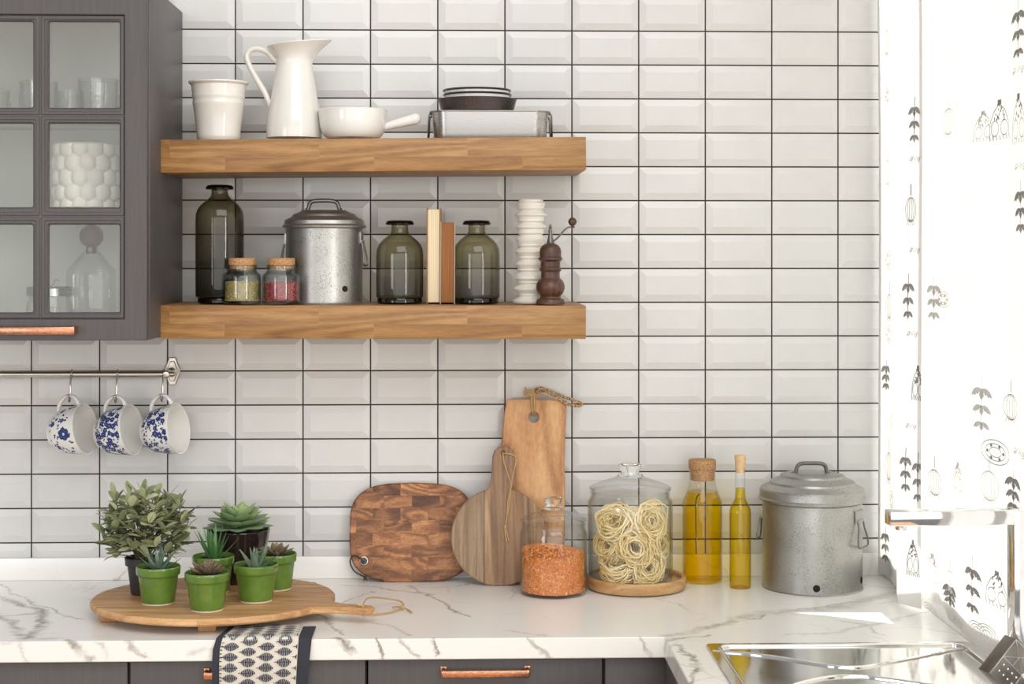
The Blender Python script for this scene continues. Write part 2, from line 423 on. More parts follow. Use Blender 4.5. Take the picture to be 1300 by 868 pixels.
def galvanized():
    s = NT('galvanised_steel'); v = s.coord()
    fl = s.ramp(s.noise(v, 420, 3, .6), [(.36, (.45, .44, .42, 1)), (.46, (1, 1, 1, 1)), (.60, (1, 1, 1, 1)), (.70, (1.25, 1.25, 1.24, 1))])
    big = s.noise(v, 12, 4); pick = s.ramp(s.noise(v, 28, 3), [(.40, (.25, .25, .25, 1)), (.60, (1, 1, 1, 1))])
    c = s.ramp(big, [(.3, (.36, .358, .335, 1)), (.7, (.46, .458, .435, 1))])
    c = s.mix(pick, c, s.mix(1.0, c, fl, 'MULTIPLY'))
    s.set(c, .38, .9); return s.m
M_galv = galvanized()
M_black = simple('black_opening', (.008, .008, .008), .9)

# woods
M_oak = wood('oak_butcher_block', srgb(118, 82, 44), srgb(160, 117, 68), srgb(186, 146, 94), 0, 6, 13, .45, .45, staves=(.31, .0385, .37, 'xz'), freq=70, tint_lo=(.88, .86, .84, 1))
M_acacia = wood('acacia_board', srgb(152, 104, 62), srgb(192, 146, 98), srgb(222, 180, 132), 0, 7, 10, .5, .4, staves=(2.0, .085, .0, 'xy'), freq=60)
M_endgrain = wood('end_grain_teak', srgb(72, 41, 23), srgb(132, 83, 48), srgb(188, 132, 84), 0, 24, 3.0, .5, .5, staves=(.062, .0272, .41, 'xz'), tint_lo=(.50, .45, .40, 1), freq=80)
M_olive = wood('live_edge_fruitwood', srgb(150, 98, 58), srgb(198, 150, 102), srgb(222, 182, 134), 2, 9, 3.0, .5, .55, freq=80,
               bands=((0, -.09, .09), [(0, (.90, .78, .70, 1)), (.45, (.98, .92, .88, 1)), (.6, (1.02, 1, .96, 1)), (1, (1.05, 1.05, 1.02, 1))]))
M_mango = wood('mango_wood', srgb(104, 82, 62), srgb(150, 122, 96), srgb(178, 152, 124), 2, 9, 16, .55, .35, freq=55,
               bands=((0, -.108, .108), [(0, (1.0, 1.0, .97, 1)), (.33, (.88, .9, .9, 1)), (.345, (.55, .5, .45, 1)), (.36, (1.35, 1.28, 1.15, 1)), (.40, (1.3, 1.22, 1.1, 1)),
                        (.415, (.86, .76, .68, 1)), (.78, (.9, .78, .7, 1)), (.80, (.5, .45, .4, 1)), (.82, (1.3, 1.18, 1.0, 1)), (1, (1.15, 1.0, .88, 1))]))
M_tray = wood('pale_wood_tray', srgb(156, 114, 68), srgb(192, 150, 100), srgb(212, 174, 126), 0, 8, 8, .5, .4)
M_walnut = wood('dark_turned_wood', srgb(46, 28, 20), srgb(78, 50, 38), srgb(104, 70, 54), 2, 12, 8, .35, .4)
M_darkstop = wood('brown_wood_stopper', srgb(50, 28, 18), srgb(84, 52, 36), srgb(110, 72, 52), 0, 14, 6, .4, .4)
def corkmat():
    s = NT('cork'); f = s.noise(s.coord(), 220, 5, .7); g2 = s.ramp(s.noise(s.coord(), 420, 2), [(.36, (.45, .4, .35, 1)), (.46, (1, 1, 1, 1))])
    s.set(s.mix(1.0, s.ramp(f, [(.3, srgb(158, 112, 70)), (.7, srgb(206, 164, 118))]), g2, 'MULTIPLY'), .8); return s.m
M_cork = corkmat()
M_palecork = simple('pale_stopper', srgb(222, 186, 140), .6, var=.06, scale=90)

# glass and liquid
M_glass = thin_glass('clear_jar_glass', (.992, .995, .992, 1), (.46, .52, .50, 1), 3.4, 1.5)
M_pane = thin_glass('window_pane_glass', (.975, .985, .975, 1), (.55, .62, .58, 1), 3.0, 1.5)
M_tumbler = thin_glass('cut_glass', (.98, .985, .98, 1), (.58, .62, .60, 1), 2.0, 1.6)
M_shelfglass = thin_glass('green_edge_glass', (.96, .975, .965, 1), (.30, .45, .38, 1), 2.5, 1.5)
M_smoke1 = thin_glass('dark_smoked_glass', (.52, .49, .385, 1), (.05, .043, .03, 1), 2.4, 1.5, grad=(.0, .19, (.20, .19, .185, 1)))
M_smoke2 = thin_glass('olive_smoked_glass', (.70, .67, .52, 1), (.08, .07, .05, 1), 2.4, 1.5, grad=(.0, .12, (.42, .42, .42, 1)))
M_smokefoot = thin_glass('thick_smoked_glass', (.12, .085, .06, 1), (.02, .015, .01, 1), 1.0, 1.5)
M_bluish = thin_glass('aqua_tinted_glass', (.96, .975, .965, 1), (.26, .36, .34, 1), 2.2, 1.5)
M_knobglass = NT('solid_clear_glass'); M_knobglass.set((.97, .985, .98, 1), .02, 0, Transmission_Weight=1.0, IOR=1.45); M_knobglass = M_knobglass.m
M_oil = thin_glass('golden_oil', (.965, .83, .045, 1), (.70, .48, .010, 1), 2.2, 1.12)
M_stick = simple('dark_pod', (.05, .03, .008), .6)

# plants
M_greenpot = NT('green_glaze'); f_ = M_greenpot.noise(M_greenpot.coord(), 26, 3)
M_greenpot.set(M_greenpot.ramp(f_, [(.3, (.082, .165, .022, 1)), (.7, (.12, .225, .034, 1))]), .16, Coat_Weight=.4, Coat_Roughness=.06); M_greenpot = M_greenpot.m
M_bisque = simple('unglazed_clay', (.66, .58, .46), .8)
M_brownpot = glazed('dark_brown_glaze', (.022, .014, .012), .12, .2)
M_plastic = simple('dark_grey_plastic', (.032, .031, .034), .5)
M_soil = simple('potting_soil', (.045, .034, .026), .95, var=.6, scale=300)
M_bush = leafmat('greygreen_leaves', srgb(92, 102, 68), srgb(152, 160, 120), srgb(208, 212, 172), .55)
M_eche = leafmat('bluegreen_rosette', srgb(92, 122, 88), srgb(136, 162, 118), srgb(188, 204, 138), .5)
M_aloe = leafmat('bright_green_spikes', srgb(44, 86, 48), srgb(80, 128, 70), srgb(120, 160, 96), .45)
M_haw = leafmat('grey_green_spikes', srgb(64, 88, 72), srgb(104, 126, 104), srgb(150, 164, 140), .5)
M_brownros = leafmat('brown_green_rosette', srgb(78, 66, 52), srgb(122, 104, 84), srgb(158, 138, 108), .5)
M_twig = simple('plant_stem', (.12, .13, .06), .7)

# food
M_lentil = leafmat('red_lentils', srgb(192, 98, 26), srgb(230, 142, 58), srgb(250, 196, 122), .5)
M_pasta = leafmat('egg_pasta', srgb(230, 200, 128), srgb(246, 224, 164), srgb(253, 240, 198), .5)
M_herb = leafmat('dried_herb_seeds', srgb(120, 104, 54), srgb(178, 160, 100), srgb(214, 200, 148), .6)
M_pink = leafmat('pink_peppercorns', srgb(96, 20, 24), srgb(168, 44, 52), srgb(204, 96, 96), .5)

# fabric, cord, paper
def fabric(name, col, rough=.9, sc_=900, translucent=0.0):
    s = NT(name); v = s.coord(); wv = s.n('TexWave', Scale=sc_ / 6); s.l(v, wv.inputs[0])
    f = s.noise(v, sc_, 2); s.set(s.ramp(f, [(.3, W(col, .9)), (.7, W(col, 1.08))]), rough); s.bump(f, .2, .0004)
    if translucent:
        t = s.n('BsdfTranslucent'); t.inputs[0].default_value = W(col, 1.0); m = s.n('MixShader'); m.inputs[0].default_value = translucent
        s.l(s.b.outputs[0], m.inputs[1]); s.l(t.outputs[0], m.inputs[2]); s.l(m.outputs[0], s.out.inputs['Surface'])
    return s.m
M_curtain = fabric('white_curtain_cotton', (.86, .85, .83), .9, 700, .42)
M_print = fabric('grey_ink_print', (.30, .285, .28), .9, 700, .42)
M_printpale = fabric('pale_ink_print', (.60, .59, .58), .9, 700, .42)  # same ink, lightened: the backlight's wash-out is put into this colour
M_cream = fabric('cream_towel_cloth', srgb(216, 210, 197), .95, 900)
M_navy = fabric('charcoal_navy_cloth', srgb(52, 54, 62), .95, 900)
M_navyprint = fabric('navy_leaf_print', srgb(58, 60, 78), .95, 900)
M_stitch = fabric('pale_stitching', srgb(190, 185, 178), .95, 900)
M_twine = fabric('jute_twine', srgb(186, 152, 108), .95, 800)
M_rope = NT('braided_rope'); wv_ = M_rope.n('TexNoise', Scale=330.0, Detail=2); M_rope.l(M_rope.coord(), wv_.inputs['Vector'])
M_rope.set(M_rope.ramp(wv_.outputs['Fac'], [(.40, srgb(84, 58, 36)), (.50, srgb(176, 140, 98)), (.62, srgb(206, 172, 128))]), .95); M_rope = M_rope.m
M_leather = simple('brown_leather', (.05, .025, .016), .55)
M_paper = NT('cream_book_pages'); M_paper.set(M_paper.ramp(M_paper.noise(M_paper.coord((420, 6, 1)), 3, 3), [(.3, srgb(206, 186, 150)), (.7, srgb(238, 224, 194))]), .9); M_paper = M_paper.m
M_oldpaper = NT('browned_book_pages'); M_oldpaper.set(M_oldpaper.ramp(M_oldpaper.noise(M_oldpaper.coord((420, 6, 2)), 3, 4), [(.3, srgb(118, 72, 38)), (.7, srgb(166, 112, 66))]), .9); M_oldpaper = M_oldpaper.m
M_bookbrown = simple('brown_book_cloth', srgb(156, 112, 70), .8)
M_bookgrey = simple('grey_book_cloth', srgb(170, 158, 138), .8)
M_blueink = simple('cobalt_blue_glaze', srgb(48, 62, 120), .15, var=.25, scale=120)
M_blackknob = metal('dark_faceted_metal', (.26, .235, .21, 1), .35)
M_floor = wood('floor_boards', srgb(120, 90, 60), srgb(150, 116, 82), srgb(170, 138, 102), 1, 4, 12, .5, .5)

# ================================================================== THE SETTING
CTZ = .90; YF = -.59; XR = .965; XL = -1.75
XRET = cp(844, 809, CTZ).x                                 # left edge of the return run of worktop

# tiled back wall: bevelled 150 x 75 tiles in a straight stack over dark grout
g = G()
gx = [wp(u, 300, 0).x for u in (298.5, 384, 469, 554, 640, 725, 809.5, 894.5, 979.5, 1064.5)]
PX = (gx[-1] - gx[0]) / 9
gz = [wp(640, v, 0).z for v in (38.5, 81.3, 124.4, 167.6, 210.8, 253.8, 297, 340.4, 383.6, 427, 470.2, 513.6, 557, 600, 643, 686)]
PZ = (gz[0] - gz[-1]) / 15
g.add([(XL, .006, 0), (XR + .02, .006, 0), (XR + .02, .006, 3.4), (XL, .006, 3.4)], [(0, 1, 2, 3)], 1)
g.add([(XL, .13, 0), (XR + .02, .13, 0), (XR + .02, .13, 3.4), (XL, .13, 3.4), (XL, .006, 0), (XR + .02, .006, 0), (XR + .02, .006, 3.4), (XL, .006, 3.4)],
      [(0, 1, 2, 3), (0, 4, 7, 3), (1, 5, 6, 2), (3, 7, 6, 2)], 2)
jt = .0016; bv = .0155
i0 = -int((gx[0] - XL) / PX); rnd = random.Random(3)
for i in range(i0, 11):
    for j in range(-10, 17):
        x0 = gx[0] + i * PX + jt; x1 = min(gx[0] + (i + 1) * PX - jt, XR - .001)
        z1 = gz[0] - j * PZ - jt; z0 = z1 - PZ + 2 * jt
        if x1 - x0 < .02 or z1 < .92: continue
        z0 = max(z0, .90)
        d = [rnd.uniform(-.0004, .0004) + .0010 for _ in range(4)]
        bx = min(bv, (x1 - x0) * .3)
        zb = z0 + bv if z0 > .905 else z0 + .001
        vs = [(x0, .0045, z0), (x1, .0045, z0), (x1, .0045, z1), (x0, .0045, z1),
              (x0 + bx, d[0], zb), (x1 - bx, d[1], zb), (x1 - bx, d[2], z1 - bv), (x0 + bx, d[3], z1 - bv),
              (x0, .007, z0), (x1, .007, z0), (x1, .007, z1), (x0, .007, z1)]
        g.add(vs, [(4, 5, 6, 7), (0, 1, 5, 4), (1, 2, 6, 5), (2, 3, 7, 6), (3, 0, 4, 7), (8, 9, 1, 0), (9, 10, 2, 1), (10, 11, 3, 2), (11, 8, 0, 3)], 0)
struct('wall_back', g, [M_tile, M_grout, M_plaster], ang=3)

# right wall with the window opening
WY0, WY1, WZ0, WZ1 = -.02, -1.55, .955, 2.55
g = G()
for (y0, y1, z0, z1) in ((.13, WY0, 0, 3.4), (WY1, -1.7, 0, 3.4), (WY0, WY1, 0, WZ0), (WY0, WY1, WZ1, 3.4)):
    box(g, XR, XR + .16, y1, y0, z0, z1)
struct('wall_right', g, M_plaster, ang=0)
g = G()
for (y0, y1, z0, z1) in ((WY1, WY1 + .05, WZ0, WZ1), (WY0 - .015, WY0, WZ0, WZ1), (-1.22, -1.18, WZ0, WZ1), (WY1, WY0, WZ0, WZ0 + .018), (WY1, WY0, WZ1 - .05, WZ1)):
    box(g, XR + .09, XR + .14, y0, y1, z0, z1, .004)
wf = struct('window_1', g, M_plaster)
g = G(); box(g, XR + .112, XR + .116, WY1 + .04, WY0 - .04, WZ0 + .04, WZ1 - .04)
part('pane', g, M_pane, wf)
g = G(); g.add([(XL, .13, 0), (XR + .2, .13, 0), (XR + .2, -4.6, 0), (XL, -4.6, 0)], [(0, 1, 2, 3)]); struct('floor', g, M_floor)

# marble upstands
g = G(); box(g, XL, XR - .001, -.012, -.0006, CTZ + .0002, .950, .0015); struct('trim_1', g, M_marble)
g = G(); box(g, XR - .008, XR - .0005, -1.6, -.013, CTZ + .0002, .950, .0015); struct('trim_2', g, M_marble)

# ================================================================== WORKTOP AND BASE UNITS
g = G()
prism(g, [(XL, -.001), (XL, YF), (XRET, YF), (XRET, -1.6), (XR - .001, -1.6), (XR - .001, -.001)], (), CTZ - .040, CTZ, .0018, 'xy')
single('worktop', g, M_marble, 'long white veined marble kitchen worktop turning the corner to the sink', 'worktop')

YC = YF + .022
def base_cabinet(x0, x1, label, fronts):
    t = thing('base_cabinet', label, 'cabinet', ((x0 + x1) / 2, YC, 0), group='grey base cabinets')
    w = (x1 - x0) / 2
    g = G(); box(g, -w, w, .021, .55, .10, .858, .001); box(g, -w + .002, w - .002, .06, .5, 0, .10)
    part('body', g, M_grey, t)
    for (z0, z1, handle) in fronts:
        g = G(); box(g, -w + .0015, w - .0015, 0, .02, z0, z1, .0025)
        d = part('drawer_front', g, M_grey, t)
        if handle is not None:
            h = G(); hw = .084; zc = z1 - .0225
            box(h, handle - hw, handle + hw, -.0265, -.020, zc - .0075, zc + .0075, .003)
            for s_ in (-1, 1):
                box(h, handle + s_ * (hw - .004) - .0035, handle + s_ * (hw - .004) + .0035, -.025, .0005, zc - .004, zc + .0085, .003)
                box(h, handle + s_ * (hw - .004) - .006, handle + s_ * (hw - .004) + .006, -.004, .0005, zc - .006, zc + .0105, .002)
            part('handle', h, M_copper, d, 'aged copper bar handle')
    return t
FR = [(.64, .855, 0.0), (.38, .637, None), (.103, .377, None)]
ux = [wp(u, 850, YC).x for u in (163.5, 465.5, 766.5)]
W3 = ux[2] - ux[1]
hc = wp(616.5, 857, YC - .03).x - (ux[1] + ux[2]) / 2
h2 = wp(257, 857, YC - .03).x + .084 - (ux[0] + ux[1]) / 2
base_cabinet(ux[0] - W3 - .002, ux[0] - .001, 'grey base cabinet at far left below the bare end of the worktop', [(.64, .855, None)] + FR[1:])
base_cabinet(ux[0] + .001, ux[1] - .001, 'grey base cabinet whose copper handle is half covered by the hanging towel', [(.64, .855, h2)] + FR[1:])
base_cabinet(ux[1] + .001, ux[2] - .001, 'grey base cabinet with a fully visible copper handle right of the towel', [(.64, .855, hc)] + FR[1:])
base_cabinet(ux[2] + .001, XRET + .012, 'narrow grey base cabinet front in the inner corner of the worktop', [(.103, .855, None)])
t = thing('sink_cabinet', 'grey base cabinet under the sink run of the worktop', 'cabinet', ((XRET + XR) / 2, -1.1, 0))
g = G(); w = (XR - XRET) / 2
box(g, -w + .022, w - .004, -.45, .505, .10, .858, .002); part('body', g, M_grey, t)
g = G(); box(g, -w + .002, -w + .0215, -.45, .505, .103, .855, .002); part('door', g, M_grey, t)

# ================================================================== WALL CABINET
YD = -.405; YB = -.386
cx1 = wp(190.5, 300, YB).x; cx0 = wp(-87, 300, YB).x
cz0 = wp(100, 432, YD).z; cz1 = 2.172
dx0 = wp(-86, 300, YD).x; dx1 = wp(186.5, 300, YD).x; dz1 = wp(100, -9, YD).z
cab = thing('wall_cabinet', 'dark grey wall cabinet with six glazed panes and copper handle', 'cabinet', ((cx0 + cx1) / 2, -.003, cz0))
ox, oy, oz = cab.location
g = G(); T = .018
W_ = (cx1 - cx0) / 2; H_ = cz1 - cz0; Dp = -.383
for s_ in (-1, 1): box(g, min(s_ * W_, s_ * (W_ - T)), max(s_ * W_, s_ * (W_ - T)), Dp, 0, 0, H_, .001)
box(g, -W_ + T, W_ - T, Dp, 0, 0, T); box(g, -W_ + T, W_ - T, Dp, 0, H_ - T, H_); box(g, -W_ + T, W_ - T, -.012, 0, T, H_ - T)
part('carcass', g, M_grey, cab)
g = G(); q = .0012
for s_ in (-1, 1): box(g, min(s_ * (W_ - T), s_ * (W_ - T - q)), max(s_ * (W_ - T), s_ * (W_ - T - q)), Dp, -.012, T, H_ - T)
box(g, -W_ + T, W_ - T, Dp, -.012, T, T + q); box(g, -W_ + T, W_ - T, Dp, -.012, H_ - T - q, H_ - T); box(g, -W_ + T, W_ - T, -.0135, -.012, T, H_ - T)
part('lining', g, M_lining, cab, 'pale cabinet interior')
shz = []
for v in (146.5, 265.0):
    zz = wp(100, v, -.34).z - oz; shz.append(zz + oz)
    g = G(); box(g, -W_ + T + .002, W_ - T - .002, -.345, -.014, zz - .006, zz, .0008); part('shelf', g, M_shelfglass, cab, 'green-edged glass shelf')
g = G()
yd = lambda d: d - oy
def px(u): return wp(u, 300, YD).x - ox
def pz(v): return wp(100, v, YD).z - oz
D0, D1 = px(-86), px(186.5); Z0, Z1 = pz(432), pz(-9)
# stile-and-rail frame
prism(g, rrect(D0, D1, Z0, Z1, .001, 1), [rrect(px(-58), px(158), pz(405), pz(18.5), .001, 1)], YD - oy, YB - oy, .0015, 'xz')
# recessed glazing bars
cols = [(-50.5, 41), (60.5, 151)]; rows = [(27, 136.5), (156.5, 263), (285, 396.5)]
holes = [rrect(px(a), px(b), pz(d), pz(c), .004, 4) for (a, b) in cols for (c, d) in rows]
prism(g, rrect(px(-59), px(159), pz(406), pz(17.5), .001, 1), holes, YD - oy + .0045, YB - oy - .001, .003, 'xz')
# raised beads that box in each pane
for (a, b) in ((-57.5, 50), (51.5, 157.5)):
    for (c, d) in ((19.5, 146), (147.2, 274), (275.2, 404)):
        prism(g, rrect(px(a) + .001, px(b) - .001, pz(d) + .001, pz(c) - .001, .001, 1), [rrect(px(a) + .0075, px(b) - .0075, pz(d) + .0075, pz(c) - .0075, .002, 2)], YD - oy + .0022, YD - oy + .008, .001, 'xz')
door = part('door', g, M_grey, cab)
g = G(); box(g, px(-56), px(156), YB - oy - .008, YB - oy - .005, pz(402), pz(21)); part('glass', g, M_pane, door, 'clear glass of the six door panes')
g = G(); zc = pz(418.8); hx0, hx1 = px(-1), px(99)
box(g, hx0, hx1, YD - oy - .030, YD - oy - .0235, zc - .0078, zc + .0078, .003)
for x in (hx0 + .004, hx1 - .004): box(g, x - .004, x + .004, YD - oy - .028, YD - oy + .0005, zc - .0065, zc + .009, .003)
part('handle', g, M_copper, door, 'aged copper bar handle')

# things behind the glass
def tumbler(u, v0, Y, label, rpx):
    m = mpp(u, Y); x = wp(u, 140, Y).x; h = (148 - v0) * m * .94; r = rpx * m
    g = G(); n = 48
    prof = [(.001, .004), (r * .9, .004), (r * .94, .012)] + [(r * (.945 + .05 * k / 12), .012 + (h - .012) * k / 12) for k in range(1, 13)] + [(r * .97, h - .001), (r * .93, h - .003), (r * .9, .02), (.001, .012)]
    def fn(rr, z, a):
        if .006 < z < h * .62 and rr > r * .93: rr += r * .09 * abs(math.sin(a * 9 + z * 380) * math.sin(a * 9 - z * 380))
        return rr, z
    prof = [(p[0], p[1]) for p in prof]
    lathe(g, prof[:3] + [(r * (.945 + .05 * k / 24), .012 + (h - .012) * k / 24) for k in range(1, 25)] + prof[15:], 72, fn=fn)
    single('tumbler', g, M_tumbler, label, 'glass', (x, Y, shz[0] + .0002), group='cut glass tumblers in the wall cabinet')
tumbler(-11, 108, -.21, 'cut glass tumbler at the left edge of the picture', 23)
tumbler(49.5, 98, -.25, 'cut glass tumbler standing behind the middle glazing bar of the cabinet', 24)
tumbler(89, 104, -.13, 'shorter looking cut glass tumbler set back between two others', 17)
tumbler(125, 94, -.24, 'largest cut glass tumbler by the right side of the top pane', 25.5)

Yp = -.20; m = mpp(110, Yp); r = 42 * m; h = (266 - 181) * m
g = G(); prof = [(.001, 0), (r * .8, 0), (r * .90, .004)] + [(r * (.93 + .04 * math.sin(PI * k / 50)), .004 + (h - .006) * k / 50) for k in range(51)] + [(r * .90, h - .001), (r * .86, h - .004), (r * .84, .01), (.001, .008)]
pitch = h / 4.6
def hexb(rr, z, a):
    if .004 < z < h - .004 and rr > r * .91:
        best = 9
        for row in range(-1, 7):
            zc_ = (row + .2) * pitch; ph = (row % 2) * .5; n_ = 12
            da = ((a / (2 * PI) * n_ - ph + .5) % 1 - .5) * 2 * PI / n_ * r
            best = min(best, math.hypot(da, z - zc_))
        k = best / (pitch * .6)
        rr += r * .11 * (math.sqrt(max(0, 1 - min(1, k) ** 2)) - .35)
    return rr, z
lathe(g, prof, 160, fn=hexb)
single('planter', g, M_matte, 'white planter with a hexagonal bubble surface behind the middle pane', 'planter', (wp(110, 260, Yp).x, Yp, shz[1] + .0002))

zfl = cz0 + T + q
Yb = -.17; m = mpp(116, Yb)
t = thing('bottle', 'square clear glass bottle with round brown stopper inside the cabinet', 'bottle', (wp(116, 390, Yb).x, Yb, zfl + .0003))
bz = lambda v: wp(116, v, Yb).z - zfl
g = G()
def sq(rr, z, a, hw=27.5 * m):
    c, s_ = abs(math.cos(a)), abs(math.sin(a)); k = min(1, max(0, (rr - 8 * m) / (20 * m)))
    f = (1 / (c ** 6 + s_ ** 6) ** (1 / 6)); return rr * (1 + (f - 1) * k), z
lathe(g, [(.001, .002), (24 * m, .0), (27.5 * m, .004), (27.5 * m, bz(350)), (27 * m, bz(343)), (24 * m, bz(338)), (12 * m, bz(322)), (8 * m, bz(318)), (7.5 * m, bz(313)), (9 * m, bz(312)), (9 * m, bz(310)), (7 * m, bz(310))], 48, fn=sq)
part('glass_body', g, M_tumbler, t)
g = G(); ball(g, (.0, 0, bz(300)), 15 * m, 24); lathe(g, [(6.6 * m, bz(322)), (6.6 * m, bz(312))], 20, cap0=True)
part('stopper', g, M_darkstop, t, 'round brown wooden stopper')
Yj = -.27; m = mpp(63, Yj); bz = lambda v: wp(63, v, Yj).z - zfl
t = thing('lidded_jar', 'small clear glass jar with silver screw lid behind the bottom pane', 'jar', (wp(63, 390, Yj).x, Yj, zfl + .0003))
g = G(); lathe(g, [(.001, .001), (26 * m, 0), (29 * m, .004), (29 * m, bz(392)), (27.5 * m, bz(384)), (25 * m, bz(379)), (25 * m, bz(366))], 40); part('glass_body', g, M_tumbler, t)
g = G(); lathe(g, [(27 * m, bz(376)), (28.5 * m, bz(375.5)), (28.5 * m, bz(366)), (27 * m, bz(364)), (.001, bz(363.6))], 40); part('lid', g, M_steel, t, 'silver metal lid')
tube(g2 := G(), smooth_path([(0, 0, bz(363.5)), (4 * m, 0, bz(362)), (7 * m, 0, bz(355)), (12 * m, 0, bz(357))], 6), .0008, 6); part('wire_clip', g2, M_iron, t)

# ================================================================== RAIL, HOOKS, MUGS
YR = -.070; zr = wp(120, 475, YR).z; rr_ = .0068
xr1 = wp(212, 475, YR).x
t = thing('hanging_rail', 'brushed nickel utensil rail under the wall cabinet', 'rail', (xr1, YR, zr))
g = G(); tube(g, [(-1.15, 0, 0), (-.0, 0, 0)], rr_, 20); tube(g, [(0, 0, 0), (.0155, 0, 0)], .0052, 16); part('rod', g, M_nickel, t)
xb = wp(219, 472, -.004).x - xr1
g = G(); n = 40
def ros(k, b): 
    out = []
    for i in range(n):
        a = 2 * PI * i / n; w_ = (.0155 + .0016 * math.cos(4 * a)) * k; h_ = (.0325 + .002 * math.cos(6 * a)) * k
        out.append((w_ * math.cos(a) + xb, h_ * math.sin(a) + .002))
    return out
prism(g, ros(1, 0), (), -YR - .0062, -YR - .0004, .0015, 'xz'); prism(g, ros(.72, 0), (), -YR - .0095, -YR - .006, .0015, 'xz')
Mx = Matrix.Translation((xb - .001, 0, 0))
lathe(g, [(.0105, -.062), (.0105, -.056), (.0075, -.050), (.0055, -.040), (.0055, -.012), (.0085, -.006), (.0085, .006), (.006, .0085), (.001, .009)], 20, M=Mx @ Matrix.Rotation(PI / 2, 4, 'X'))
part('bracket', g, M_nickel, t, 'ornate rosette wall bracket')

mugL = .080; mr_ = .0555
dv = Vector((math.cos(R_ := math.radians(16)) * math.cos(math.radians(9)), -math.sin(R_), math.sin(math.radians(9)) * math.cos(R_))).normalized()
xv = (Vector((0, 0, 1)) - dv * dv.z).normalized(); yv = dv.cross(xv)
MR = Matrix((xv, yv, dv)).transposed()
mprof = [(.0, .003), (.024, .003), (.027, 0), (.030, .001), (.031, .006), (.038, .014), (.0445, .026), (.0485, .042), (.0515, .060), (.0535, .076), (.0552, .091), (.0555, .0935), (.0545, .094), (.0532, .093), (.0505, .074), (.0468, .045), (.040, .022), (.028, .011), (.0, .010)]
mprof = [(r, z * .851) for r, z in mprof]
def mug_r(z):
    P_ = mprof[4:12]
    for (a, b) in zip(P_, P_[1:]):
        if a[1] <= z <= b[1]: return a[0] + (b[0] - a[0]) * (z - a[1]) / (b[1] - a[1])
    return .05
def decal(g, pts, a0, z0, mi):
    """a small painted shape lying on the mug's side; pts are (along the rim, along the axis) in metres"""
    vs = []
    for (s_, t_) in pts:
        z = min(.076, max(.007, z0 * .851 + t_)); r = mug_r(z) + .00035; a = a0 + s_ / r
        vs.append((r * math.cos(a), r * math.sin(a), z))
    g.add(vs, [tuple(range(len(vs)))], mi)
def flower(g, a0, z0, R0, mi=1, petals=5, rot=0.):
    for k in range(petals):
        a = rot + 2 * PI * k / petals
        decal(g, [(R0 * .55 * math.cos(a) + R0 * .45 * math.cos(b), R0 * .55 * math.sin(a) + R0 * .45 * math.sin(b)) for b in [2 * PI * i / 8 for i in range(8)]], a0, z0, mi)
def sprig(g, a0, z0, L, ang, mi=1, w=.0022):
    c, s_ = math.cos(ang), math.sin(ang)
    decal(g, [(c * L * p - s_ * w * q_, s_ * L * p + c * w * q_) for p, q_ in ((0, 0), (.3, .8), (.6, .8), (1, 0), (.6, -.8), (.3, -.8))], a0, z0, mi)
def mug(u, v, kind, label, seed):
    Yo = -.108; O = wp(u, v, Yo); loc = O - dv * (mugL)
    t = thing('mug', label, 'mug', loc, MR.to_euler(), 'blue and white mugs on the rail')
    g = G(); lathe(g, mprof, 56)
    rn = random.Random(seed)
    a_vis = math.atan2(*(lambda q_: (q_.y, q_.x))(MR.transposed() @ Vector((-.35, -1, -.1))))
    if kind == 'big':
        for (da, z, R0) in ((-.02, .064, .0150), (-.62, .060, .005), (.62, .036, .0055), (-.55, .030, .006), (.9, .07, .005), (-1.2, .05, .007), (1.6, .055, .009), (2.6, .05, .009), (3.6, .06, .009)):
            flower(g, a_vis + da, z, R0, 1, 6, rn.random())
            if R0 > .008: decal(g, [(.0032 * math.cos(b), .0032 * math.sin(b)) for b in [2 * PI * i / 8 for i in range(8)]], a_vis + da, z, 0)
        for _ in range(140):
            sprig(g, a_vis + rn.uniform(-3.1, 3.1), rn.uniform(.016, .084), rn.uniform(.006, .011), rn.uniform(0, 6.3), 1, rn.uniform(.0016, .0030))
    else:
        pts = []
        for _ in range(900):
            a = rn.uniform(-PI, PI); z = rn.uniform(.014, .086)
            if all(abs((a - p[0]) * .048) ** 2 + (z - p[1]) ** 2 > .0100 ** 2 for p in pts): pts.append((a, z))
        for (a, z) in pts:
            if rn.random() < .62: flower(g, a, z, rn.uniform(.0052, .0076), 1, 5, rn.random() * 2)
            for k in range(4): sprig(g, a + rn.uniform(-.17, .17), z + rn.uniform(-.008, .008), rn.uniform(.0036, .0062), rn.uniform(0, 6.3), 1, .0020)
    part('cup', g, [M_porc, M_blueink], t)
    g = G(); tube(g, smooth_path([(.046, 0, .020), (.060, 0, .025), (.072, 0, .037), (.0765, 0, .050), (.072, 0, .062), (.062, 0, .069), (.052, 0, .071)], 7), .0042, 12, flat=1.5)
    part('handle', g, M_porc, t)
    Pw = Vector(loc) + MR @ Vector((.0705, 0, .050))
    return Pw
def hook(P, label):
    """S hook over the rod, its lower loop under the mug handle"""
    t = thing('rail_hook', label, 'hook', (P.x, YR, zr), (0, 0, 0), 'nickel hooks on the rail')
    d = P - Vector((P.x, YR, zr)); g = G(); R0 = rr_ + .0026
    pts = [(0, R0 * math.cos(a), R0 * math.sin(a)) for a in [-.9 + k * .35 for k in range(13)]]
    pts += [(0, -R0 * .95 + (d.y + .004) * .35, d.z * .45), (0, d.y + .0085, d.z + .014), (0, d.y + .0078, d.z - .001), (0, d.y + .001, d.z - .0072), (0, d.y - .0072, d.z - .002), (0, d.y - .009, d.z + .006)]
    tube(g, smooth_path(pts, 4), .0021, 8); ball(g, pts[-1], .0034, 10)
    part('hook_wire', g, M_nickel, t)
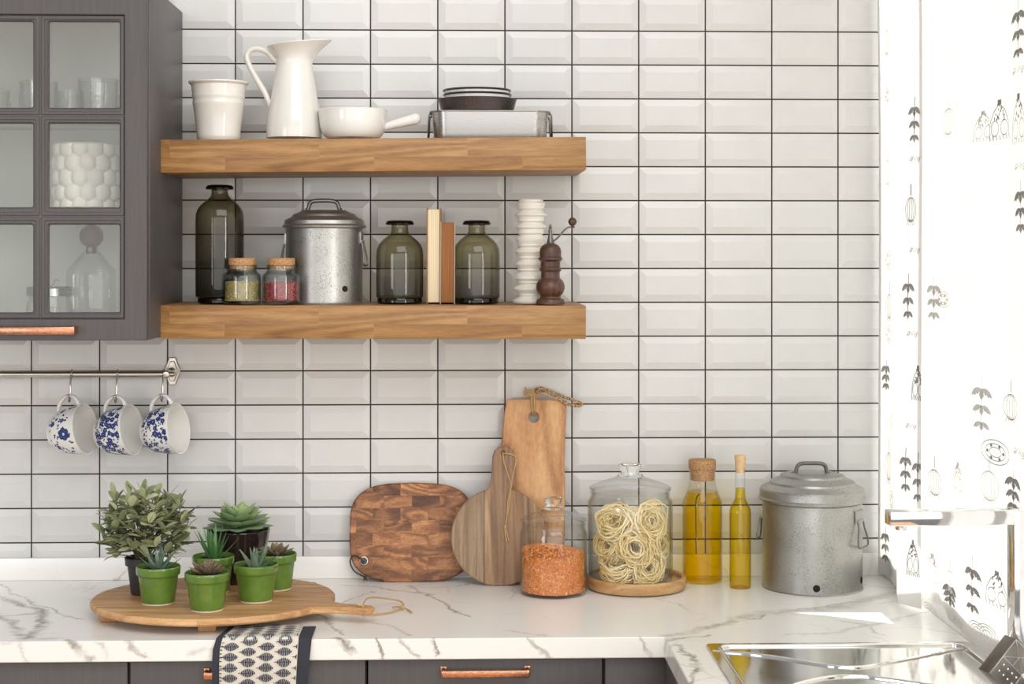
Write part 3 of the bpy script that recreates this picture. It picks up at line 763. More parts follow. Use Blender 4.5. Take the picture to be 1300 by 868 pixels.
P1 = mug(109, 544, 'big', 'white mug with one large blue flower, hanging nearest the picture edge', 1)
P2 = mug(168, 545, 'small', 'white mug with small blue flowers, hanging between the other two mugs', 2)
P3 = mug(227, 543.5, 'small', 'white mug with small blue flowers, hanging nearest the rail bracket', 3)
hook(P1, 'nickel hook holding the mug with the large flower'); hook(P2, 'nickel hook holding the middle blue and white mug'); hook(P3, 'nickel hook beside the wall bracket of the rail')

# ================================================================== FLOATING SHELVES
YS = -.271
def shelf(name, label, tl, tr, bl):
    A = wp(*tl, YS); B = wp(*tr, YS); C_ = wp(*bl, YS); th = A.z - C_.z
    w = (B.x - A.x) / 2; ang = math.atan2(B.z - A.z, B.x - A.x)
    g = G(); box(g, -w, w, YS + .0005, -.001, -th, 0, .0015)
    o = single(name, g, M_oak, label, 'shelf', ((A.x + B.x) / 2, 0, (A.z + B.z) / 2), (0, -ang, 0))
    return lambda x: A.z + (B.z - A.z) * (x - A.x) / (B.x - A.x)
zu = shelf('floating_shelf', 'upper oak floating shelf carrying the white jug and pans', (203.5, 177.2), (744, 173.6), (203.5, 219.3))
zl = shelf('floating_shelf', 'lower oak floating shelf carrying bottles, books and pepper mill', (203, 387.4), (744, 388), (203, 430))

class Px:
    """turns picture measurements around an upright axis into metres: r in px, v in px"""
    def __init__(s, u, Y, zbase): s.u, s.Y, s.m = u, Y, mpp(u, Y); s.x = wp(u, 300, Y).x; s.z0 = zbase(s.x) if callable(zbase) else zbase
    def loc(s): return (s.x, s.Y, s.z0 + .0003)
    def z(s, v): return CZ + (HV - v) * s.m - s.z0
    def pr(s, L): return [(max(r * s.m, 1e-4), max(0.0, s.z(v))) for r, v in L]
    def p(s, u, v, dy=0.0): return ((u - s.u) * s.m, dy, s.z(v))

# ---- upper shelf
P = Px(277.5, -.145, zu)
g = G(); lathe(g, [(.0001, .003), (25 * P.m, .003)] + P.pr([(26, 178), (27, 176), (27.6, 173), (27.3, 171), (31.8, 135), (32.6, 133), (32.6, 130.5), (32.1, 129), (32.3, 126), (33.2, 124), (33.3, 121.5), (32.9, 120), (34.6, 108.5), (36.5, 107.5), (37.8, 106), (37.6, 104.3), (36, 104.2), (34, 107), (29, 150), (26, 172)]) + [(.0001, P.z(172))], 56)
single('pail', g, M_enamel, 'small cream white ridged metal pail on the left of the upper shelf', 'pail', P.loc())

P = Px(373.5, -.14, zu)
t = thing('pitcher', 'tall cream white enamel pitcher with curved handle on upper shelf', 'pitcher', P.loc())
def spout(rr, z, a):
    k = max(0, (z - P.z(82)) / (P.z(58) - P.z(82))); c = math.cos(a)
    rr2 = rr + P.m * (9 * k ** 1.6 * max(0, c) ** 4 + 2.0 * k * c)
    return rr2, z + P.m * k * k * (3.0 * c + 2.6 * max(0, c) ** 4)
g = G(); L = [(.1, 174), (33, 176), (35.3, 175.5), (35.4, 172), (34.3, 150), (29.8, 127), (26, 103), (23.2, 86), (22.6, 80), (23.4, 74), (26.5, 68), (31.5, 62), (35, 58.8), (36.2, 57.6), (35.6, 56.6), (33.6, 58), (28, 64), (22.2, 73), (21.3, 82), (27.5, 125), (33, 165)]
lathe(g, P.pr(L) + [(.0001, P.z(166))], 64, fn=spout); part('body', g, M_enamel, t)
g = G(); tube(g, smooth_path([P.p(354, 79), P.p(348.5, 76), P.p(341, 68), P.p(333, 63.5), P.p(323.5, 62.4), P.p(316, 66), P.p(313.5, 74), P.p(318, 86), P.p(327.5, 103), P.p(337, 119), P.p(344.5, 137)], 6), [3.6 * P.m] * 61, 12, flat=1.35)
part('handle', g, M_enamel, t)

P = Px(448, -.17, zu)
t = thing('ramekin', 'white porcelain baking dish with one stub handle on upper shelf', 'dish', P.loc())
g = G(); lathe(g, P.pr([(.1, 174), (33, 175.5), (36, 173.5), (39.5, 168), (41.8, 160), (42.8, 150), (43.6, 142.5), (44, 140.5), (43.2, 139.6), (41.8, 140.5), (40.5, 152), (36, 166), (30, 170)]) + [(.0001, P.z(170.3))], 56); part('bowl', g, M_porc, t)
g = G(); pts = smooth_path([P.p(488, 161.5), P.p(497, 158.5), P.p(508, 155.8), P.p(520, 152.8), P.p(527, 150.8)], 5); n_ = len(pts)
tube(g, pts, [P.m * (4.6 + 3.0 * (i / (n_ - 1))) for i in range(n_)], 16); ball(g, pts[-1], 7.5 * P.m, 16, sz=.97)
part('handle', g, M_porc, t)

# roasting tin, loaf of nested pans
P = Px(622, -.145, zu)
t = thing('roasting_tin', 'stainless steel roasting tin with wire handles on upper shelf', 'pan', P.loc())
g = G(); dY = .068
def ring(hx, hy, r, z): return [(x, y, z) for (x, y) in rrect(-hx, hx, -hy, hy, r, 6)]
hx = 73.5 * P.m; H = P.z(144)
rings = [ring(hx * .90, dY * .88, .02, .0), ring(hx * .945, dY * .94, .028, .0025), ring(hx * .965, dY * .965, .032, .009), ring(hx, dY, .036, H - .002), ring(hx + .005, dY + .005, .040, H - .0012), ring(hx + .0052, dY + .0052, .040, H + .0004), ring(hx, dY, .036, H), ring(hx * .955, dY * .955, .032, .011), ring(hx * .90, dY * .88, .02, .004)]
n_ = len(rings[0]); vs = [p for R0 in rings for p in R0]; fs = []
for j in range(len(rings) - 1):
    for i in range(n_): fs.append((j * n_ + i, j * n_ + (i + 1) % n_, (j + 1) * n_ + (i + 1) % n_, (j + 1) * n_ + i))
fs += [tuple(range(n_)), tuple((len(rings) - 1) * n_ + i for i in range(n_))]
g.add(vs, fs); part('tin', g, M_steel, t)
for s_ in (-1, 1):
    g = G(); x = s_ * (hx + .0045)
    tube(g, smooth_path([(x - s_ * .003, -.038, H - .004), (x + s_ * .001, -.040, H - .010), (x + s_ * .002, -.036, H - .030), (x + s_ * .003, -.022, .009), (x + s_ * .003, .022, .009), (x + s_ * .002, .036, H - .030), (x + s_ * .001, .040, H - .010), (x - s_ * .003, .038, H - .004)], 6), .0022, 8)
    part('handle', g, M_iron, t, 'folding wire handle')
zt = P.z0 + .0003 + H + .0006
P2_ = Px(606, -.150, zt)
g = G(); top = P2_.z(126.5); m = P2_.m
lathe(g, [(.0001, .001), (44 * m, 0), (45.6 * m, .0015), (49.5 * m, top - .002), (50.2 * m, top), (49 * m, top), (45 * m, top * .5), (43 * m, .004), (.0001, .004)], 56)
single('cake_tin', g, M_darkpan, 'round dark brown cake tin resting on the steel roasting tin', 'tin', (P2_.x, P2_.Y, zt), )
for k, (lab, vt) in enumerate((('lower of two dark rimmed white enamel plates in the cake tin', 119.3), ('upper dark rimmed white enamel plate, topmost of the pan stack', 114.0))):
    zb_ = zt + .0046 + .0088 * k
    h = P2_.z(vt) - (zb_ - zt)
    t = thing('enamel_plate', lab, 'plate', (P2_.x - .001 * k, P2_.Y, zb_), (0, 0, 0), 'enamel plates on the pan stack')
    g = G(); lathe(g, [(.0001, .0008), (32 * m, 0), (39.5 * m, h * .35), (41.2 * m, h - .0045), (42.4 * m, h - .004), (42.4 * m, h - .0022), (40.6 * m, h - .003), (38 * m, h * .35 + .002), (30 * m, .0084), (.0001, .0084)], 56); part('dish', g, M_porc, t)
    g = G(); lathe(g, [(41.6 * m, h - .0048), (43.0 * m, h - .0048), (43.8 * m, h - .0028), (43.2 * m, h - .0006), (41.8 * m, h - .001), (41.2 * m, h - .0025)], 56); part('rim', g, M_darkrim, t, 'dark enamel rim')

# ---- lower shelf
def smoked_bottle(u, Y, prof, mg, label, group=None):
    P = Px(u, Y, zl); t = thing('smoked_bottle', label, 'bottle', P.loc(), group=group)
    g = G(); lathe(g, P.pr(prof), 64); part('glass_body', g, mg, t)
    rb = prof[0][0]
    g = G(); lathe(g, [(.0001, .0006)] + P.pr([(rb * .94, 385.3), (rb * 1.0, 383.5), (rb * 1.005, 379.5), (rb * .97, 377.8)]) + [(.0001, P.z(378.6))], 56); part('thick_foot', g, M_smokefoot, t, 'thick dark glass foot')
    vt = prof[-1][1]; rn = prof[-1][0]
    g = G(); lathe(g, P.pr([(rn, vt + .4), (rn + 3.5, vt + .2), (rn + 7.2, vt - .6), (rn + 7.6, vt - 2.4), (rn + 6.0, vt - 5.4), (rn + 2.4, vt - 6.4), (rn - 1.6, vt - 6.2), (rn - 2.2, vt - 4), (rn - 1.5, vt)]), 48); part('lip', g, M_smokefoot, t, 'flared dark glass lip')
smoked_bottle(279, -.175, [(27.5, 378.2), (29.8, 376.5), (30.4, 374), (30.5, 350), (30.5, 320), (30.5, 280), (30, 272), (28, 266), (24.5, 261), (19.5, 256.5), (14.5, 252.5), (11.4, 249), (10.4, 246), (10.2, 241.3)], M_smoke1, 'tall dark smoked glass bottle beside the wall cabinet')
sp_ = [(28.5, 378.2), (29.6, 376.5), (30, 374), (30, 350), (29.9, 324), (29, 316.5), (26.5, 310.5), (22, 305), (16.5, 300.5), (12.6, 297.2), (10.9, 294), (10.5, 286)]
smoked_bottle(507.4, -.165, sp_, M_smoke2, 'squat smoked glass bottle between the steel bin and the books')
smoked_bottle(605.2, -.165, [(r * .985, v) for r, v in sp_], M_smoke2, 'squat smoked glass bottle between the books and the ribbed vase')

def crumbs(name, mat, label, loc, R0, z0, top, n, size, flat, seed, cat, slop=.0):
    """loose grains: a full heap with the grains that show modelled on its skin"""
    rn = random.Random(seed); g = G()
    lathe(g, [(.0001, z0), (R0 - size * .9, z0), (R0 - size * .9, top(R0, 0) - size)] + [((R0 - size) * (1 - k / 6) + .0001, top((R0 - size) * (1 - k / 6), 0) - size * .8) for k in range(1, 7)], 40, tint=.25)
    ico = [(0, 0, 1), (0, 0, -1)] + [(math.cos(a) , math.sin(a), 0) for a in [2 * PI * i / 6 for i in range(6)]]
    fc = [(0, 2 + i, 2 + (i + 1) % 6) for i in range(6)] + [(1, 2 + (i + 1) % 6, 2 + i) for i in range(6)]
    for k in range(n):
        a = rn.uniform(0, 2 * PI)
        if k < n * .72: r = R0 - size * rn.uniform(.75, 1.1); z = rn.uniform(z0 + size * .4, top(R0, a) - size * .3)
        else: r = (R0 - size) * math.sqrt(rn.random()); z = top(r, a) - size * .25
        M = Matrix.Translation((r * math.cos(a), r * math.sin(a), z)) @ Euler((rn.uniform(0, 6), rn.uniform(0, 6), rn.uniform(0, 6))).to_matrix().to_4x4() @ Matrix.Diagonal((size, size * rn.uniform(.8, 1), size * flat, 1))
        g.add(ico, fc, 0, min(1, max(0, rn.gauss(.5, .22))), M=M)
    return single(name, g, mat, label, cat, loc, kind='stuff', ang=80)

def spice_jar(u, word, mat, nm, vtop, label, clabel, seed):
    P = Px(u, -.235, zl)
    t = thing('spice_jar', label, 'jar', P.loc(), group='cork stoppered spice jars')
    g = G(); L = [(.1, 386), (21, 386), (23.4, 384.5), (24, 381), (24, 353), (23.2, 348.5), (20, 345.5), (18.2, 343.5), (17.8, 341.5), (18.8, 340), (19, 337.5), (18, 336.4), (16.6, 337), (16.4, 343.5), (19, 346.8), (21.8, 350), (22.3, 354), (22.3, 379), (20, 382), (.1, 382)]
    lathe(g, P.pr(L), 48); part('glass_body', g, M_bluish, t)
    g = G(); lathe(g, [(.0001, P.z(341.5))] + P.pr([(15.6, 341.5), (16.2, 337), (17.1, 336), (17.3, 328.5), (16.6, 327.6)]) + [(.0001, P.z(327.5))], 36); part('cork', g, M_cork, t, 'cork stopper')
    tp = P.z(vtop)
    crumbs(nm, mat, clabel, P.loc(), 21.9 * P.m, P.z(381.5), lambda r, a: tp + .0012 * math.cos(a + 1) * r / .03, 1500, .00145 if word == 'g' else .0021, .8, seed, word == 'g' and 'herbs' or 'peppercorns')
spice_jar(307.5, 'g', M_herb, 'dried_herbs', 357.5, 'small glass spice jar of green seeds in front of the tall bottle', 'dried green seeds filling the spice jar nearest the tall bottle', 11)
spice_jar(357.3, 'p', M_pink, 'pink_peppercorns', 359, 'small glass spice jar of red peppercorns beside the steel bin', 'red and pink peppercorns filling the spice jar beside the steel bin', 12)

def bin_(u, Y, zb, r, prof_body, prof_lid, hnd, side, holes, label, group):
    """galvanised bin: body, dished lid with strap handle, hinged wire side handles, vent holes"""
    P = Px(u, Y, zb); t = thing('storage_bin', label, 'bin', P.loc(), group=group); m = P.m
    g = G(); lathe(g, [(.0001, .001)] + P.pr(prof_body) + [(.0001, P.z(prof_body[-1][1]))], 72); body = part('body', g, M_galv, t)
    g = G(); lathe(g, P.pr(prof_lid) + [(.0001, P.z(prof_lid[-1][1]))], 72); lid = part('lid', g, M_galv, t, ang=16)
    g = G(); tube(g, smooth_path([P.p(*q) for q in hnd], 5), .0042 * m / .00165, 10, flat=1.0)
    for q in (hnd[0], hnd[-1]):
        p_ = P.p(*q); box(g, p_[0] - .009, p_[0] + .009, p_[1] - .007, p_[1] + .007, p_[2] - .002, p_[2] + .0012, .0008)
    part('handle', g, M_iron, lid, 'dark strap handle')
    for (az, vc, w_, h_) in side:
        R0 = r * m; er = Vector((math.cos(az), math.sin(az), 0)); et = Vector((-math.sin(az), math.cos(az), 0)); z = P.z(vc)
        g = G(); f = lambda s_, h2, o_: er * (R0 + o_) + et * s_ + Vector((0, 0, z + h2))
        tube(g, smooth_path([f(-w_ * .55, 0, .003), f(-w_ * .62, -h_ * .3, .006), f(-w_, -h_ * .75, .009), f(-w_ * .9, -h_, .010), f(0, -h_ * 1.02, .0105), f(w_ * .9, -h_, .010), f(w_, -h_ * .75, .009), f(w_ * .62, -h_ * .3, .006), f(w_ * .55, 0, .003)], 5), .0019, 8)
        part('side_handle', g, M_iron, body, 'hinged dark wire handle')
        g = G(); Mx = Matrix.Translation(f(0, 0, 0)) @ Matrix.Rotation(az - PI / 2, 4, 'Z') @ Matrix.Rotation(0, 4, 'X')
        box(g, -w_ * .75, w_ * .75, -.0015, .0022, -.004, h_ * .42, .0006, M=Mx); box(g, -w_ * .6, w_ * .6, -.001, .0048, -.003, .003, .001, M=Mx)
        part('handle_plate', g, M_galv, body)
    for (az, v) in holes:
        g = G(); Mx = Matrix.Translation((math.cos(az) * (r * m - .0012), math.sin(az) * (r * m - .0012), P.z(v))) @ Matrix.Rotation(az, 4, 'Z') @ Matrix.Rotation(PI / 2, 4, 'Y')
        rh = .0078 if r > 55 else .0066
        lathe(g, [(rh, 0), (rh, .0018), (.0001, .0018)], 20, M=Mx); part('vent_hole', g, M_black, body, 'round black vent hole')
    return t
bin_(411.7, -.15, zl, 48.6, [(46, 386), (48.6, 385.4), (48.9, 384), (48.2, 383), (48.4, 300), (48.6, 289)],
     [(48.9, 290.5), (52.5, 289.2), (53, 287), (51.8, 285.6), (50.6, 284.6), (50.2, 280.4), (49, 279.2), (43, 276.4), (41, 275.0), (39.4, 272.4), (33, 270.0), (30.8, 269), (28.5, 267.4), (20, 266.9)],
     [(388, 267.3), (391, 266), (393.5, 258.5), (399, 255.4), (411, 254.8), (423, 255.4), (428.5, 258.5), (431, 266), (434, 267.3)],
     [(-.10 - .12, 307, .0135, .050), (PI + .05, 309, .0135, .050)], [(-.93, 366)], 'small galvanised steel bin with lid standing on the lower shelf', 'galvanised storage bins')

# books
def book(u0, u1, v0, Y0, Y1, cov, pages, label, tilt=0.0, th=.0022, lc=None):
    x0 = wp(u0, 385, Y0).x; x1 = wp(u1, 385, Y0).x; zz = zl((x0 + x1) / 2); h = wp(u0, v0, Y0).z - zz; w = x1 - x0
    t = thing('book', label, 'book', ((x0 + x1) / 2, Y0, zz + .0006), (0, tilt, 0), 'old books on the lower shelf')
    g = G(); dp = Y1 - Y0
    box(g, -w / 2, -w / 2 + th, 0, dp, 0, h, .0006); box(g, w / 2 - th, w / 2, 0, dp, 0, h, .0006); box(g, -w / 2, w / 2, dp - .003, dp, 0, h, .001)
    part('cover', g, cov, t, lc)
    g = G(); box(g, -w / 2 + th, w / 2 - th, .003, dp - .003, .0035, h - .0035, .0004); part('pages', g, pages, t)
book(541.6, 559.6, 264, -.185, -.05, M_bookbrown, M_paper, 'taller book with cream page edges and brown cover on lower shelf', 0.0, .0026)
book(558.5, 577.5, 281.2, -.19, -.06, M_bookgrey, M_oldpaper, 'shorter old book with browned page edges and pale grey covers', .006, .0024)

# ribbed vase
P = Px(673.8, -.17, zl)
L = [(.1, 385), (22.0, 385)]
v = 383.5; k = 0
while v > 262:
    big = 23.6 - 4.2 * min(1, (385 - v) / 60) + .7 * math.sin(k * 2.1)
    L += [(big, v - .6), (big + .3, v - 2.0), (15.0 - .8 * min(1, (385 - v) / 60), v - 7.2), (17.2 + .3 * math.sin(k), v - 9.4), (16.6, v - 11), (big - 1.8, v - 14.6)]
    v -= 15.6; k += 1
L += [(18.2, 258), (15.6, 256), (15.8, 254.2), (14.6, 253.0), (13.4, 253.6), (12.4, 260), (12, 300)]
g = G(); lathe(g, P.pr(L) + [(.0001, P.z(305))], 64)
single('vase', g, M_matte, 'white ceramic vase with zigzag ribs next to the pepper mill', 'vase', P.loc(), ang=25)

# pepper mill
P = Px(698.7, -.225, zl); y = lambda q: 220 + q / 3.947
t = thing('pepper_mill', 'dark turned wood pepper mill with crank on lower shelf end', 'pepper mill', P.loc())
L = [(.1, 656), (18.3, 656), (18.5, 648), (17.8, 637), (17.2, 632), (13.8, 626), (12.8, 618), (13.6, 611), (15.0, 606), (16.8, 596), (18.2, 580), (18.4, 568), (17.6, 552), (15.6, 538), (13.2, 529), (12.2, 524), (12.0, 494), (13.8, 488), (14.4, 480), (13.8, 473), (12.5, 469), (12.4, 444), (13.6, 438), (15.2, 433), (15.4, 428), (14.8, 423), (13.8, 418), (13.9, 395), (13.2, 378), (11.2, 365), (9.0, 358), (7.8, 355)]
g = G(); lathe(g, P.pr([(r, y(q)) for r, q in L]) + [(.0001, P.z(y(354.5)))], 48); part('body', g, M_walnut, t)
g = G(); lathe(g, P.pr([(6.6, y(355)), (5.0, y(348)), (3.8, y(330)), (2.8, y(312)), (2.0, y(300)), (2.6, y(292)), (2.0, y(284)), (1.2, y(278)), (2.2, y(270)), (1.4, y(262)), (.5, y(254))]), 20)
q = lambda a, b: P.p(460 + a / 3.947, y(b))
tube(g, smooth_path([q(945, 346), q(960, 338), q(980, 322), q(998, 302), q(1012, 286), q(1028, 273), q(1046, 269), q(1064, 270)], 5), .0020, 8)
cr = part('crank', g, M_iron, t, 'thin dark metal crank arm')
g = G(); ball(g, q(1053, 243), 5.5 * P.m, 18); a_ = q(1053, 266); lathe(g, [(.0032, a_[2] - .003), (.0026, a_[2] + .004)], 12, cx=a_[0], cap0=True); part('knob', g, M_walnut, cr, 'round dark wooden knob')

# ================================================================== ON THE WORKTOP
# ---- leaning boards
def lean(Yb, ang): return (-ang, 0, 0)
xc = wp(522.5, 700, -.055).x; m = mpp(522.5, -.045)
out = []
hw, hh = 79 * m, 62.5 * m; k = 56
for i in range(k):
    a = 2 * PI * i / k; c, s_ = math.cos(a), math.sin(a)
    out.append((hw * math.copysign(abs(c) ** .42, c) * (1 - .05 * abs(s_) ** 2), hh + hh * math.copysign(abs(s_) ** .52, s_) * (1 - .10 * (abs(c) ** .42) ** 2 + .0)))
t = thing('end_grain_board', 'checkered end grain cutting board with steel eyelet and leather loop', 'cutting board', (xc, -.058, CTZ + .0006), lean(0, .165))
ex, ez = (462 - 522.5) * m, (738 - 711) * m
g = G(); prism(g, out, [circ(ex, ez, .0085, 20)], 0, .018, .003, 'xz'); part('board', g, M_endgrain, t)
g = G(); Mx = Matrix.Translation((ex, 0, ez)) @ Matrix.Rotation(PI / 2, 4, 'X')
lathe(g, [(.0062, -.018), (.0062, .0012), (.0075, .0022), (.0098, .0018), (.0104, .0002)], 28, M=Mx); part('eyelet', g, M_steel, t, 'round steel eyelet')
g = G(); tube(g, smooth_path([(ex, .004, ez - .001), (ex - .002, -.004, ez - .002), (ex - .010, -.005, ez + .008), (ex - .024, -.005, ez + .012), (ex - .030, -.005, ez - .002), (ex - .022, -.006, ez - .020), (ex - .006, -.007, ez - .031), (ex + .004, -.007, ez - .034)], 6), .0017, 8)
ball(g, (ex + .004, -.007, ez - .036), .0042, 10); tube(g, smooth_path([(ex + .003, -.006, ez - .036), (ex + .001, -.008, ez - .0425)], 4), .0016, 6); tube(g, smooth_path([(ex + .005, -.006, ez - .036), (ex + .008, -.008, ez - .0425)], 4), .0016, 6)
part('leather_loop', g, M_leather, t, 'knotted dark leather loop')

# live-edge rectangular board
Yr = -.072; m = mpp(678, -.05); xc = wp(680, 620, -.05).x; H = (736 - 506.5) * m
L = [(644, 505), (640.5, 525), (638.5, 545), (637, 565), (636, 590), (634, 620), (633, 650), (633, 690), (634, 725), (636, 736), (716, 736), (716.5, 700), (716.8, 660), (717, 641), (717.6, 610), (717.2, 585), (718.2, 559), (719.4, 535), (720.4, 507.5), (700, 506), (670, 504.6)]
t = thing('live_edge_board', 'tall rectangular wooden board with wavy edges and rope loop', 'cutting board', (xc, Yr, CTZ + .0006), lean(0, .122))
pt = lambda u, v: ((u - 680) * m, (736 - v) * m)
g = G(); prism(g, [pt(*q_) for q_ in L], [circ(*pt(678, 528), 6.6 * m, 24)], 0, .020, .0022, 'xz'); part('board', g, M_olive, t)
g = G(); X = lambda u, v, d: (pt(u, v)[0], d, pt(u, v)[1])
for du in (-1.4, 1.4):
    tube(g, smooth_path([X(678 + du, 526, .012), X(678 + du * .9, 521.6, .001), X(677.6 + du, 518, -.003), X(677 + du * 1.2, 506, -.004), X(677 + du, 500, -.003), X(676, 497.5, .004)], 5), .0024, 8)
for k_ in range(7):
    a = k_ * .9; tube(g, smooth_path([X(668 + 9 * math.cos(a) * .3, 498 + 4 * math.sin(a), -.004), X(674 + 2 * math.sin(a * 2), 497 + 3 * math.cos(a), -.007 + .002 * math.sin(a)), X(682, 500 + 2.6 * math.sin(a * 1.7), .001 + .004 * math.cos(a))], 5), .0027, 8)
tube(g, smooth_path([X(670, 497, -.003), X(668, 492, -.004), X(667.5, 489, -.003)], 4), .0015, 6)
tube(g, smooth_path([X(682, 500, -.002), X(690, 501, -.001), X(698, 502, 0)], 4), .0018, 6)
part('twine_knot', g, M_twine, t, 'frayed jute knot')
g = G()
tube(g, smooth_path([X(679, 493.5, -.004), X(686, 491, -.006), X(692, 492.5, -.007), X(702, 497, -.008), X(716, 502.5, -.009), X(730, 507, -.008), X(738, 510.5, -.006), X(739.5, 512.6, -.003), X(735, 513.8, -.002), X(724, 512.5, -.003), X(714, 508, -.006), X(704, 501, -.009), X(694, 495.5, -.011), X(684, 496, -.008), X(679, 497, -.004)], 6), .0032, 10)
part('rope_loop', g, M_rope, t, 'braided brown rope loop')

# round mango wood board with handle
Yb = -.104; m = mpp(634, -.08); xc = wp(634, 690, -.08).x
pt = lambda u, v: ((u - 634) * m, (741 - v) * m)
R0 = 61.5; cu, cv = 634, 680; L = []
a0 = math.radians(104); a1 = math.radians(76)
for i in range(49):
    a = a0 + (2 * PI - (a0 - a1)) * i / 48; L.append(pt(cu + R0 * math.cos(a), min(cv - R0 * math.sin(a), 741)))
L += [pt(653.5, 616), pt(655, 608), pt(655.2, 594), pt(654.4, 578), pt(651.5, 571), pt(646, 567), pt(639.6, 565.8), pt(633, 567.2), pt(628, 571.5), pt(625.5, 579), pt(624.6, 594), pt(623.4, 606), pt(621.5, 615)]
t = thing('round_mango_board', 'round striped mango wood board with handle and string loop, leaning', 'cutting board', (xc, Yb, CTZ + .0006), lean(0, .118))
g = G(); prism(g, L, [circ(*pt(638.8, 574.5), 2.4 * m, 14)], 0, .016, .0022, 'xz'); part('board', g, M_mango, t)
g = G(); X = lambda u, v, d: (pt(u, v)[0], d, pt(u, v)[1])
tube(g, smooth_path([X(638.8, 573.5, .006), X(638.6, 576, -.002), X(640, 586, -.003), X(644, 600, -.003), X(648, 612, -.003), X(648, 625, -.0035), X(645.5, 645, -.004), X(643, 658, -.004), X(641.6, 666, -.004)], 6), .0016, 8)
tube(g, smooth_path([X(638.8, 573.5, .006), X(640.4, 575, -.002), X(648, 576, -.003), X(654.5, 580, -.003), X(654.6, 588, -.003), X(651, 602, -.0034), X(649, 616, -.0062), X(645, 634, -.0036), X(643.6, 650, -.005), X(641.8, 666, -.006)], 6), .0016, 8)
ball(g, X(641.6, 667, -.005), .0045, 12); tube(g, smooth_path([X(641, 668, -.005), X(641.6, 676, -.003), X(643, 686, -.003)], 4), .0019, 8); tube(g, smooth_path([X(642, 668, -.005), X(644, 677, -.003), X(646, 685, -.003)], 4), .0017, 8)
part('string_loop', g, M_twine, t, 'knotted jute string loop')

# ---- lidded glass jars
def glass_jar(u, Y, zb, body, lid, knob, label):
    P = Px(u, Y, zb); t = thing('glass_jar', label, 'jar', P.loc(), group='lidded glass storage jars')
    g = G(); lathe(g, P.pr(body), 72); part('glass_body', g, M_glass, t)
    g = G(); lathe(g, P.pr(lid), 64); ld = part('lid', g, M_glass, t)
    g = G(); lathe(g, P.pr(knob) , 40); part('knob', g, M_knobglass, ld, 'solid clear glass knob')
    return P
y4 = lambda q: 570 + q / 4.0625
P = glass_jar(702.5, -.180, CTZ,
    [(.1, 753.5), (38, 753.5), (41.6, 752), (42.6, 748), (42.6, 745), (42.6, 684), (42.2, 676), (40.6, 671.5), (39.6, 669), (40.4, 667), (40.8, 664.5), (39.8, 663.4), (38.2, 664), (38.2, 670), (40.6, 676), (41.0, 690), (41.0, 744), (39, 748.4), (.1, 748.4)],
    [(37.5, 664.5), (38, 661.8), (41.4, 660.8), (42.2, 659.2), (41, 657.6), (33, 654.2), (24, 651.0), (17, 648.4), (13.5, 646), (11.5, 644)],
    [(.1, 647.5), (8, 647), (12.5, 645.5), (12, 643.6), (9.2, 642.2), (8.4, 640.6), (9.6, 638.4), (11.2, 635.4), (11.2, 632.6), (9.6, 631.2), (5, 630.8), (.1, 631)], 'smaller lidded glass jar half filled with orange lentils')
zt_ = P.z(699.5); pk = (P.z(692) - zt_)
crumbs('lentils', M_lentil, 'orange lentils heaped inside the smaller lidded glass jar', P.loc(), 40.4 * P.m, P.z(748.2), lambda r, a: zt_ + pk * (1 - (r / (40.4 * P.m)) ** 2) + .0055 * math.cos(a - PI) * r / .066, 5200, .0023, .55, 21, 'lentils')

Yt = -.127; P = Px(807.5, Yt, CTZ)
g = G(); lathe(g, P.pr([(.1, 744.5), (58, 744.5), (62, 743.8), (63.6, 740), (63.4, 731.5), (62.2, 729.8), (58.8, 729.6), (57.2, 731.2), (56.4, 735.8), (.1, 736)]), 72)
tr_ = single('wooden_tray', g, M_tray, 'round pale wooden tray under the pasta jar', 'tray', P.loc())
ztray = P.z(736) + CTZ + .0006
P = glass_jar(800, -.130, ztray,
    [(.1, 737), (48, 737), (52.4, 735.4), (53.8, 731), (53.9, 725), (53.9, 642), (53.2, 635), (50.6, 630.5), (49.6, 628.4), (50.4, 626.4), (50.8, 624), (49.6, 623), (48, 623.6), (48, 629.4), (51.4, 636), (52.2, 650), (52.2, 726), (50, 731.6), (.1, 732)],
    [(47, 624.4), (47.5, 622.4), (51.2, 621.4), (52.2, 619.4), (50.8, 617.4), (40, 613), (30, 609.6), (22, 606.8), (17.5, 604.6), (14.5, 602.6)],
    [(.1, 606.6), (10, 606), (16.5, 604.4), (15.8, 602.4), (12, 601), (11, 599), (12.2, 596), (13.8, 593), (13.8, 590), (11.8, 588.4), (6, 587.8), (.1, 588)], 'larger lidded glass jar of pasta nests standing on a wooden tray')
JR = 50.5 * P.m; JX, JY, JZ = P.loc()
